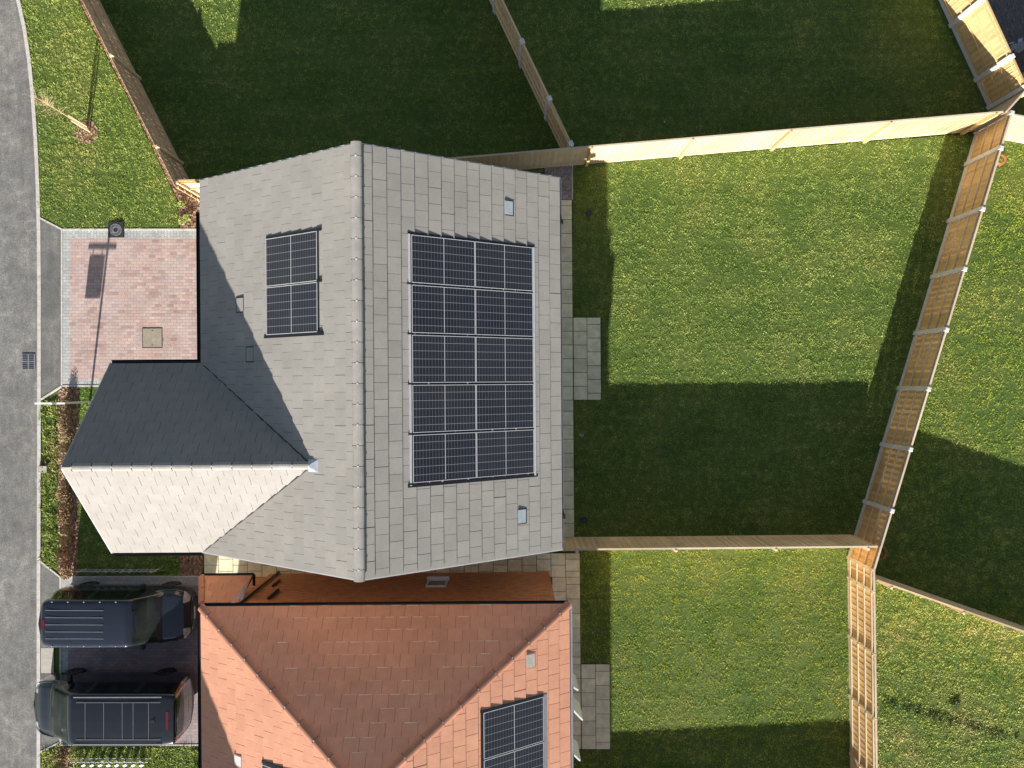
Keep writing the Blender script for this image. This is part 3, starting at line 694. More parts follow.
# mulch
px_sheet('bark_mulch', [(60, -40), (79, 0), (93, 28), (133, 106), (172, 188), (178, 200), (180, 229), (212, 229), (212, 198), (200, 202), (113, 27.6), (79, -40)], .006, M['mulch'])
px_sheet('bark_mulch', [(58, 393), (62, 387), (78, 387), (78, 576), (62, 576), (58, 572)], .006, M['mulch'])
px_sheet('bark_mulch', [(180, 540), (203, 540), (203, 576), (180, 576)], .006, M['mulch'])
px_sheet('bark_mulch', [(58, 747), (72, 747), (72, 860), (58, 860)], .006, M['mulch'])
c = at(86.5, 132); MB().prism([(c.x + .42 * math.cos(i * .35), c.y + .42 * math.sin(i * .35)) for i in range(18)], -.01, .02).build('bark_mulch', M['mulch'], kind='structure')
px_sheet('bare_soil', [(960, -40), (984, 0), (1003, 128), (1300, -380), (1000, -380)], .006, M['soil'])

# ------------------------------------------------------------------ grass (stuff)
def tuft(name, n, hmin, hmax, spread, w, mat, lean=1.7):
    mb = MB()
    for _ in range(n):
        a = random.uniform(0, 2 * math.pi); r = spread * math.sqrt(random.random()); h = random.uniform(hmin, hmax)
        b = random.uniform(0, 2 * math.pi); l = h * random.uniform(.2, lean); x, y = r * math.cos(a), r * math.sin(a)
        p = b + 1.57 + random.uniform(-.5, .5); dx, dy = math.cos(p) * w / 2, math.sin(p) * w / 2
        mx_, my_ = x + math.cos(b) * l * .4, y + math.sin(b) * l * .4
        mb.add([(x - dx, y - dy, 0), (x + dx, y + dy, 0), (mx_ + dx * .8, my_ + dy * .8, h * .6), (mx_ - dx * .8, my_ - dy * .8, h * .6), (x + math.cos(b) * l, y + math.sin(b) * l, h)],
               [(0, 1, 2, 3), (3, 2, 4)])
    me = bpy.data.meshes.new(name); me.from_pydata(mb.v, [], mb.f); me.materials.append(mat)
    return me
def scatter_group(name, meshes, density, smin, smax, seed):
    """geometry nodes: instance on faces of the sheet"""
    g = bpy.data.node_groups.new(name, 'GeometryNodeTree')
    g.interface.new_socket('Geometry', in_out='INPUT', socket_type='NodeSocketGeometry')
    g.interface.new_socket('Geometry', in_out='OUTPUT', socket_type='NodeSocketGeometry')
    n = g.nodes; L = g.links; i = n.new('NodeGroupInput'); o = n.new('NodeGroupOutput')
    d = n.new('GeometryNodeDistributePointsOnFaces'); d.inputs['Density'].default_value = density; d.inputs['Seed'].default_value = seed
    L.new(i.outputs[0], d.inputs[0])
    col = bpy.data.collections.new(name + '_src')
    for k, me in enumerate(meshes): col.objects.link(bpy.data.objects.new('grass_tuft', me))
    ci = n.new('GeometryNodeCollectionInfo'); ci.inputs[0].default_value = col; ci.inputs[1].default_value = True; ci.inputs[2].default_value = True
    ip = n.new('GeometryNodeInstanceOnPoints'); L.new(d.outputs[0], ip.inputs[0]); L.new(ci.outputs[0], ip.inputs[2]); ip.inputs[3].default_value = True
    rv = n.new('FunctionNodeRandomValue'); rv.data_type = 'FLOAT_VECTOR'; rv.inputs[0].default_value = (-.15, -.15, 0); rv.inputs[1].default_value = (.15, .15, 6.28)
    L.new(rv.outputs[0], ip.inputs['Rotation'])
    rs = n.new('FunctionNodeRandomValue'); rs.inputs[2].default_value = smin; rs.inputs[3].default_value = smax
    L.new(rs.outputs[1], ip.inputs['Scale'])
    L.new(ip.outputs[0], o.inputs[0])
    return g
def lawn(pts, mat, key, density=100, h=(.012, .034), n=15, spread=.10, w=.014, smin=.6, smax=1.35, base='lawnbase', gname='grass', seed=1, label=None):
    P = [at(*p)[:2] for p in pts]
    if base: MB().sheet(P, 0.).build('lawn', M[base], kind='structure')
    o = MB().sheet(P, 0.002).build(gname, M[mat])
    tag(o, label or 'short mown garden grass', 'grass', kind='stuff')
    del o['category']; o['category'] = 'grass'
    meshes = [tuft('tuft', n, h[0], h[1], spread, w, M[mat]) for _ in range(5)]
    md = o.modifiers.new('scatter', 'NODES'); md.node_group = scatter_group('scatter_' + key, meshes, density, smin, smax, seed)
    return o
lawn([(19, -30), (21, 0), (27, 28), (32, 60), (35, 95), (38, 140), (40, 185), (40, 217), (62, 228.5), (179, 228.5), (177, 200), (171, 188), (132, 106), (92, 28), (78, 0), (66, -30)], 'verge', 'verge', seed=1, label='green verge grass beside the curving road')
lawn([(81, -40), (113, 27.6), (200, 202), (445, 185), (590, 166), (560, 135), (472, -40)], 'grass', 'nw', seed=2, density=55, label='shaded garden grass behind the pale grey roof')
lawn([(480, -40), (560, 135), (571, 162), (592, 163), (975, 132), (985, 110), (915, -40)], 'grass', 'ne', seed=3, density=60, label='shaded garden grass at the top of the plots')
lawn([(573, 168), (592, 164), (968, 134), (975, 140), (855, 536), (575, 538), (574.5, 401), (602, 400), (602, 317), (573, 317)], 'grass', 'mid', seed=4, density=75, label='mown grass of the large middle garden')
lawn([(579, 551), (590, 541), (852, 538), (848, 560), (848, 635), (850.5, 700), (852, 840), (560, 840), (560, 750), (608.5, 750), (608.5, 663), (579.5, 663)], 'grass_r', 'low', seed=5, density=75, label='bright mown grass of the lower garden')
lawn([(976, 135), (1010, 128), (1250, 160), (1250, 720), (872, 572), (848, 556), (856, 536)], 'grass_r', 'right', seed=6, density=65, label='grass beyond the long slatted fence on the right')
lawn([(849, 560), (872, 573), (1250, 722), (1250, 860), (852, 860), (850.5, 700)], 'grass_y', 'rough', seed=7, density=90, h=(.015, .05), n=15, w=.014, label='rough yellowish grass in the bottom right corner')
lawn([(78.6, 387), (230, 387), (230, 540), (180, 540), (180, 575), (78.6, 575)], 'verge', 'front', seed=8, density=65, label='small front lawn beside the front wing')
lawn([(42.5, 405), (58, 396), (58, 572), (42.5, 560)], 'cover', 'cover1', seed=9, density=70, h=(.03, .10), n=16, w=.022, spread=.12, gname='ground_cover', label='leafy ground cover between kerb and hedge row')
lawn([(43, 753), (60, 745), (60, 860), (43, 860)], 'cover', 'cover2', seed=10, density=70, h=(.03, .10), n=16, w=.022, spread=.12, gname='ground_cover', label='leafy ground cover below the parked cars')
lawn([(68, 747), (198, 747), (198, 860), (68, 860)], 'verge', 'front2', seed=11, density=70, h=(.04, .10), label='small front lawn below the parked cars')
# shadow band across the rough lawn, put into the colour of dark tufts
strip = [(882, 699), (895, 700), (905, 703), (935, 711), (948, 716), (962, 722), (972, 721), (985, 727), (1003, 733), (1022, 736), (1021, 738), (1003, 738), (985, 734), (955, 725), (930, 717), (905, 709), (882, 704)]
lawn(strip, 'grass_shadow', 'strip', density=120, h=(.02, .06), n=16, w=.02, spread=.07, base=None, gname='shadow_band_grass', seed=12, label='band of grass darkened to stand for a shadow crossing the rough lawn')

# ------------------------------------------------------------------ plants
def leafball(name, n, r, zc, size, mat, flat=.8):
    mb = MB()
    for _ in range(n):
        d = Vector((random.gauss(0, 1), random.gauss(0, 1), random.gauss(0, .8))).normalized() * r * random.random() ** .45
        p = Vector((d.x * random.uniform(.8, 1.15), d.y, zc + d.z * flat)); a = Vector((random.gauss(0, 1), random.gauss(0, 1), random.gauss(0, .6))).normalized()
        b = a.orthogonal().normalized(); s = size * random.uniform(.6, 1.3)
        mb.add([p - a * s, p + b * s * .5, p + a * s, p - b * s * .5], [(0, 1, 2, 3)])
    return mb
prot = []
for v_ in range(3):
    e = empty('hedge_plant', 'young reddish brown hedge plant in the bark strip between road and front wing', 'shrub', at(70, 395), 0, 'young hedge plants in the bark strip')
    leafball('x', 420, .21, .28, .034, None, 1.2).build('foliage', M['redleaf'] if v_ < 2 else M['redleaf'], e)
    s = MB()
    for k in range(4): s.tube((0, 0, 0), (random.uniform(-.12, .12), random.uniform(-.12, .12), .5), .008, .004, 5)
    s.build('stem', M['twig'], e); prot.append(e)
first = [True] * 3
def place_shrub(i, px, py, sc):
    k = i % 3
    if first[k]: o = prot[k]; first[k] = False
    else: o = copy_tree(prot[k])
    o.location = at(px, py); o.rotation_euler = (0, 0, random.uniform(0, 6.28)); o.scale = (sc, sc, sc); return o
for i in range(16):
    place_shrub(i, 70 + random.uniform(-1.2, 1.2), 402 + i * 11.4, random.uniform(.75, 1.15))
for i in range(2):
    o = place_shrub(i, 65 + random.uniform(-1, 1), 752 + i * 12, 1.); o['label'] = 'young reddish brown hedge plant below the parked cars near the kerb'; o['group'] = 'hedge plants below the parked cars'
for i, (px, py) in enumerate(((183, 205), (189, 218), (183, 222))):
    e = empty('small_plant', 'small green leafy plant in bark mulch at the driveway corner', 'plant', at(px, py), 0, 'small plants in the corner bed')
    leafball('x', 90, .15, .12, .035, None).build('foliage', M['cover'], e); MB().tube((0, 0, 0), (0, 0, .12), .008, n=5).build('stem', M['twig'], e)
o = empty('small_bush', 'low dark green bush standing alone in the rough lawn', 'bush', at(955, 702)); leafball('x', 150, .2, .04, .035, None, .25).build('foliage', M['darkleaf'], o); MB().tube((0, 0, 0), (0, 0, .08), .015, n=6).build('stem', M['twig'], o)
# young tree
tb_ = at(88, 129); tr = empty('young_tree', 'slender bare young tree in a bark circle on the verge', 'tree', tb_)
tk = MB(); pts = [Vector((0, 0, 0)), Vector((.01, .0, .9)), Vector((-.02, .03, 1.6)), Vector((.01, .02, 2.2)), Vector((0, .0, 2.85))]
for i in range(4): tk.tube(pts[i], pts[i + 1], .024 - i * .004, .02 - i * .004, 8)
tk.build('trunk', M['bark'], tr)
cr = MB()
for i in range(34):
    z = random.uniform(1.5, 2.8); a = random.uniform(0, 6.28); l = random.uniform(.15, .42) * (3.1 - z) ** .5; b = Vector((0, 0, z)); e_ = b + Vector((math.cos(a) * l, math.sin(a) * l, l * random.uniform(.6, 1.4)))
    cr.tube(b, e_, .006, .002, 5)
    for _ in range(6):
        m_ = b.lerp(e_, random.uniform(.3, 1)); cr.tube(m_, m_ + Vector((random.uniform(-.12, .12), random.uniform(-.12, .12), random.uniform(0, .12))), .003, .0015, 4)
cr.build('crown', M['twig'], tr)
for s_, lb in ((-1, 'left'), (1, 'right')):
    p = at(88.5, 129.2) + Vector((s_ * .055, .09 * -s_, 0))
    MB().tube((0, 0, 0), (0, 0, 1.05), .027, n=10).build('tree_stake', M['rail'], None).location = p
    o = bpy.context.scene.objects[-1]
for k, o in enumerate([x for x in bpy.data.objects if x.name.startswith('tree_stake')]):
    tag(o, 'round timber stake beside the slender young tree on the verge', 'stake', 'stakes of the young tree')

# ------------------------------------------------------------------ fences
def fence(name, label, a, b, posts, side, boards='fence_new', postm='fence_new', h=1.8, rails=2, railside=1, postside=1, cap=True, pw=.1, railm=None, base=True, bside=None, posth=.04, trim=None, rib=1.):
    """a, b world XY of the run; posts list of distances from a; railside +-1 = which side (left of a->b is +) rails are on"""
    A_, B_ = Vector((a[0], a[1], 0)), Vector((b[0], b[1], 0)); d = B_ - A_; L = d.length; rz = math.atan2(d.y, d.x)
    root = empty(name, label, 'fence', A_, rz)
    posts = sorted(p for p in posts if -.3 <= p <= L + .3)
    ends = sorted(set([0.] + posts + [L])); seg = [(ends[i], ends[i + 1]) for i in range(len(ends) - 1) if ends[i + 1] - ends[i] > .15]
    for s0, s1 in seg:
        in0 = s0 + (pw / 2 if s0 in posts and postside == 0 else .004); in1 = s1 - (pw / 2 if s1 in posts and postside == 0 else .004)
        mb = MB(); x = in0; k = 0; y = 0; z0 = .17 if base else .02
        while x < in1 - .01:
            x2 = min(in1, x + .105); y = -railside * (.004 * (k % 2))
            mb.add([(x, y - .020 * rib, z0), (x2, y + .004 * rib, z0), (x2, y + .004 * rib + .014, z0), (x, y - .020 * rib + .014, z0), (x, y - .020 * rib, h), (x2, y + .004 * rib, h), (x2, y + .004 * rib + .014, h), (x, y - .020 * rib + .014, h)],
                   [(0, 1, 2, 3), (4, 7, 6, 5), (0, 4, 5, 1), (1, 5, 6, 2), (2, 6, 7, 3), (3, 7, 4, 0)], (.45 - .17 * rib if k % 2 else .45 + .17 * rib) + random.uniform(-.22, .3))
            x = x2 - .006; k += 1
        pn = mb.build('fence_panel', M[boards], root)
        rm = M[railm or 'rail']
        zs = [z0 + .09 + (h - z0 - .18) * i / (rails + 1) for i in range(rails + 2)] if rails else []
        ya, yb = (.016, .06) if railside > 0 else (-.06, -.016)
        for z in zs: MB().box(in0, in1, ya, yb, z - .02, z + .02).build('rail', rm, pn)
        if base: MB().box(in0, in1, -.018, .014, .0, .165).build('gravel_board', M[trim or postm], pn)
        if cap: MB().box(in0, in1, -.03, .03 if rails == 0 else (.062 if railside > 0 else .03), h + .002, h + .028).build('capping', rm, pn)
    for p in posts:
        y0 = {0: -pw / 2, 1: .0155, -1: -pw - .0155}[postside]
        if rails and postside == railside: y0 = (.0 if postside > 0 else -pw)
        q = MB(); q.box(p - pw / 2, p + pw / 2, y0, y0 + pw, 0, h + posth - .02)
        xa, xb, ya, yb = p - pw / 2, p + pw / 2, y0, y0 + pw; z = h + posth - .02; i_ = .02
        q.add([(xa, ya, z), (xb, ya, z), (xb, yb, z), (xa, yb, z), (xa + i_, ya + i_, z + .02), (xb - i_, ya + i_, z + .02), (xb - i_, yb - i_, z + .02), (xa + i_, yb - i_, z + .02)], [(4, 5, 6, 7), (0, 1, 5, 4), (1, 2, 6, 5), (2, 3, 7, 6), (3, 0, 4, 7)])
        q.build('post', M[postm], root)
    return root
def dist(a, p): return ((a[0] - p[0]) ** 2 + (a[1] - p[1]) ** 2) ** .5
T = 1.8
def tp(px, py): v = at(px, py, T); return (v.x, v.y)
def gp(px, py): v = at(px, py, 0); return (v.x, v.y)
# F1 left
a, b = tp(33, -98), tp(176, 188)
fence('garden_fence', 'weathered brown slatted fence running along the bark strip behind the verge', a, b, [dist(a, tp(*p)) for p in ((68, -38), (114, 54), (160, 145))], 1, 'fence_brown', 'fence_brown', rails=2, railside=1, postside=1, railm='fence_brown', cap=False, posth=.06)
# F2 short return to the house
a, b = tp(176, 181), tp(240, 179); fence('garden_gate', 'short cream timber gate panel between brown fence and grey roofed house', a, b, [0.05], 1, 'fence_cream', 'fence_cream', rails=1, railside=-1, postside=-1, railm='fence_orange')['category'] = 'gate'
# F3 sunlit
a, b = tp(440, 159.5), tp(1003, 112)
fence('garden_fence', 'long pale sunlit board fence between top gardens and large middle garden', a, b, [dist(a, tp(*p)) for p in ((592, 147), (693, 138.3), (791, 130), (891, 121.5), (996, 112.6))], 1, 'fence_cream', 'fence_new', rails=0, railside=-1, postside=-1, pw=.09, railm='rail', trim='fence_cream')
# F4
a, b = tp(440, -130), tp(573, 148)
fence('garden_fence', 'brown fence with white concrete posts dividing the two shaded top gardens', a, b, [dist(a, tp(*p)) for p in ((467, -75), (495, -17), (523, 41), (550.5, 98), (572, 143))], 1, 'fence_tan', 'post_concrete', rails=2, railside=-1, postside=0, railm='fence_tan', cap=True, pw=.15, posth=.07)
# F5 (feet)
a, b = gp(905, -74), gp(989, 109)
fence('garden_fence', 'sunlit golden fence with white concrete posts in the top right corner', a, b, [dist(a, gp(*p)) for p in ((924, -30), (949, 26.5), (974.5, 80.5), (988, 108))], 1, 'fence_new', 'post_concrete', rails=2, railside=-1, postside=0, railm='fence_new', pw=.15, posth=.06)
# F6
a, b = gp(975.5, 132.5), gp(847.6, 557.5)
feet = [(975.5, 132.5), (965.5, 165), (948, 221.5), (931, 277), (913.5, 333), (897, 388), (880, 444), (863, 501)]
f6 = fence('garden_fence', 'long golden brown slatted fence with white posts slanting beside the middle garden', a, b, [dist(a, gp(*p)) for p in feet], 1, 'fence_orange', 'post_concrete', rails=2, railside=-1, postside=0, railm='rail', pw=.14, posth=.06)
a, b = gp(847.7, 557), gp(851.5, 840)
feet = [(847.7, 557), (848, 577), (848.5, 635), (850, 695), (851, 753.5)]
fence('garden_fence', 'orange tinted slatted fence running straight beside the lower garden', a, b, [dist(a, gp(*p)) for p in feet], 1, 'fence_orange', 'rail', rails=2, railside=-1, postside=0, railm='rail', pw=.09, posth=.03, rib=.25)
# F7
a, b = tp(1006, 112), tp(1100, 8)
fence('garden_fence', 'fence leaving the corner junction towards the dark soil at top right', a, b, [0.9, 2.9], 1, 'fence_brown', 'fence_brown', rails=0, railside=1, postside=-1, railm='rail')
a, b = tp(1008, 114), tp(1200, 150)
fence('garden_fence', 'pale cream board fence leaving the junction on the right edge', a, b, [1.4, 4.4], 1, 'fence_cream', 'fence_new', rails=0, railside=1, postside=1, railm='rail', trim='fence_cream')
# F8
a, b = tp(560, 549.5), tp(877.5, 546.5)
fence('garden_fence', 'light board fence between the large middle garden and the lower garden', a, b, [dist(a, tp(*p)) for p in ((577, 549), (676, 548), (776, 547.3), (868, 546.6))], 1, 'fence_tan', 'rail', rails=0, railside=1, postside=-1, railm='rail', trim='fence_tan')
# F9
a, b = tp(876, 580), tp(1180, 686)
fence('garden_fence', 'low angled grey brown fence separating the two right hand gardens', a, b, [dist(a, tp(*p)) for p in ((892, 585.5), (964, 610.6), (1040, 637), (1115, 663))], 1, 'fence_brown', 'rail', rails=0, railside=1, postside=-1, railm='fence_brown')
# F10 below frame: bottom garden fence casting the long shadow at the lower garden
a, b = gp(555, 888), gp(852, 872)
fence('garden_fence', 'board fence closing the bottom of the lower garden', a, b, [1., 4.2, 7.4], 1, 'fence_new', 'rail', rails=0, railside=1, postside=-1, railm='rail')
lo = empty('leaning_board', 'narrow pale timber board standing against the lower right fence', 'board', at(858, 712), 0)
MB().box(.02, .07, -1.6, -.0, .0, 1.1).build('board_face', M['fence_cream'], lo)

# ------------------------------------------------------------------ small things
def cover(name, label, cat, px, py, w, d, mat, h=.014, frame=None, rz=A):
    o = empty(name, label, cat, at(px, py), rz)
    MB().box(-w / 2, w / 2, -d / 2, d / 2, 0, h).build('lid', M[mat], o)
    f = MB(); t = .02
    for s_ in (-1, 1):
        f.box(-w / 2 - t, w / 2 + t, s_ * (d / 2 + t / 2) - t / 2, s_ * (d / 2 + t / 2) + t / 2, 0, h + .004); f.box(s_ * (w / 2 + t / 2) - t / 2, s_ * (w / 2 + t / 2) + t / 2, -d / 2, d / 2, 0, h + .004)
    f.build('frame', M[frame or mat], o)
    for s_ in (-1, 1): MB().box(-.02, .02, s_ * d * .38 - .012, s_ * d * .38 + .012, h, h + .006).build('key_hole', M['black'], o)
    return o
cover('inspection_cover', 'square beige inspection cover set in the pinkish driveway', 'cover', 152.5, 338, .66, .66, 'beige', frame='iron')
cover('utility_cover', 'small pale grey utility cover in the ground cover by the kerb', 'cover', 44.5, 469, .26, .18, 'concrete', h=.12)
o = empty('drain_cover', 'black square drain cover with round grate at the driveway edge', 'cover', at(116.5, 230), A)
MB().box(-.27, .27, -.27, .27, 0, .05).build('surround', M['iron'], o)
g = MB()
for k in range(24):
    a0 = k * math.pi / 12; g.bar((.09 * math.cos(a0), .09 * math.sin(a0), .055), (.19 * math.cos(a0), .19 * math.sin(a0), .055), .014, .012)
for k in range(28):
    a0, a1 = k * math.pi / 14, (k + 1) * math.pi / 14
    for rr in (.2, .09): g.bar((rr * math.cos(a0), rr * math.sin(a0), .055), (rr * math.cos(a1), rr * math.sin(a1), .055), .014, .014)
g.build('round_grate', M['gutlight'], o)
o = empty('gully_grate', 'dark cast iron gully grate in the road beside the kerb', 'drain', at(28.5, 361.5), 0)
f = MB(); W_ = .22
MB().box(-W_, W_, -.26, .26, -.012, .002).build('gully_pit', M['black'], o)
for x in (-W_, 0, W_): f.box(x - .018, x + .018, -.26, .26, .002, .012)
for k in range(9): f.box(-W_, W_, -.26 + k * .065 - (.012 if k != 4 else .022), -.26 + k * .065 + (.008 if k != 4 else .022), .0022, .0105)
f.build('bars', M['seam'], o)
for (px, py, lb) in ((589, 213.5, 'small dark blue drain cover in the shaded strip beside the upper path'), (584, 520, 'small dark blue drain cover in the grass near the light board fence')):
    o = tag(MB().prism([(.11 * math.cos(i * .314), .11 * math.sin(i * .314)) for i in range(20)], 0, .07).build('drain_cover', M['dkblue']), lb, 'cover'); o.location = at(px, py)
def litter(name, label, cat, px, py, r, mat, n=14):
    mb = MB()
    for _ in range(n):
        p = Vector((random.gauss(0, r * .5), random.gauss(0, r * .35), .07 + random.random() * r * .3)); a0 = Vector((random.gauss(0, 1), random.gauss(0, 1), random.gauss(0, .7))).normalized(); b0 = a0.orthogonal().normalized(); s_ = r * random.uniform(.25, .6)
        mb.add([p - a0 * s_, p + b0 * s_ * .7, p + a0 * s_, p - b0 * s_ * .7], [(0, 1, 2), (0, 2, 3)])
    o = mb.build(name, M[mat]); o.location = at(px, py); tag(o, label, cat); return o
litter('plastic_bag', 'crumpled pale blue plastic sheet lying on the dark soil', 'plastic sheet', 1016, 48, .26, 'bag', 34)
litter('paper_scrap', 'white paper scrap on the shaded grass near the patio', 'litter', 581, 435, .09, 'bag')
litter('paper_scrap', 'tiny white scrap on the shaded grass left of the long slanting fence', 'litter', 765, 470, .05, 'bag', 6)
litter('paper_scrap', 'tiny white scrap on the shaded strip beside the lower path', 'litter', 592, 632, .05, 'bag', 6)
o = tag(MB().add(*(lambda v: (v, [(0, 1, 2), (0, 2, 3), (0, 3, 4), (0, 4, 1), (5, 2, 1), (5, 3, 2), (5, 4, 3), (5, 1, 4)]))([(0, 0, .07), (.06, 0, 0), (0, .06, 0), (-.06, 0, 0), (0, -.06, 0), (0, 0, -.07)])).build('ball', M['white']), 'small white ball in the shaded top garden above the pale fence', 'ball'); o.location = at(664.5, 122, .08)
sm = o.modifiers.new('s', 'SUBSURF'); sm.levels = 2; sm.render_levels = 3
for px, py, rr, lb in ((999, 160, .20, 'orange hose coil against the golden fence near the corner junction'), (878, 552, .28, 'reddish hose coil lying against the fence near the angled grey brown fence')):
    mb = MB()
    for w in range(3):
        r2 = rr - w * .03
        for k in range(28):
            a0, a1 = k * math.pi / 14, (k + 1) * math.pi / 14
            mb.tube((r2 * math.cos(a0), r2 * math.sin(a0), .06 + w * .01), (r2 * math.cos(a1), r2 * math.sin(a1), .06 + w * .01), .013, n=6, caps=False)
    o = tag(mb.build('hose_coil', M['ring']), lb, 'hose'); o.location = at(px, py, .06)
# hanging sign board
sg = empty('sign_post', 'white estate sign post with hanging board in the front bed', 'sign', at(90, 402))
MB().box(-.035, .035, -.035, .035, 0, 2.12).build('post', M['board'], sg)
MB().box(-.68, .30, -.030, .030, 1.83, 1.89).build('arm', M['board'], sg)
MB().box(-.60, -.06, -.012, .012, 1.24, 1.76).build('hanging_board', M['board'], sg)
MB().box(-.5, -.47, -.005, .005, 1.76, 1.83).box(-.19, -.16, -.005, .005, 1.76, 1.83).build('hook', M['chrome'], sg)
# low hooped rails with pale tags
for px, py, lb, tg, L in ((79, 569, 'low teal grey hooped garden rail with pale tags in front of the side path bed', 5, 2.9), (76, 757, 'low white hooped garden rail on the grass below the parked cars', 9, 2.7)):
    e = empty('garden_rail', lb, 'garden rail', at(px, py))
    MB().tube((0, 0, .34), (L, .0, .34), .014).tube((0, 0, .10), (L, 0, .10), .010).build('rail', M['lead'], e)
    for x in (.25, L - .1): MB().tube((x, 0, 0), (x, 0.02, .55), .022).build('post', M['rail'], e)
    pk = MB()
    for k in range(int(L / .16)): pk.bar((k * .16 + .03, .0, .02), (k * .16 + .08, 0, .42), .02, .02, (0, 1, 0))
    pk.build('picket', M['lead'], e)
    pk = MB()
    for k in range(tg): pk.bar((L * (.24 if tg < 6 else .05) + k * .27, -.10, .10), (L * (.24 if tg < 6 else .05) + k * .27 + random.uniform(.14, .26), random.uniform(-.02, .05), .36), .09, .012, (0, -.35, 1))
    if tg > 6:
        for k in range(tg - 1): pk.bar((L * .09 + k * .29, -.30, .06), (L * .09 + k * .29 + .20, -.16, .22), .08, .012, (0, -.35, 1))
    pk.build('tag', M['white'], e)

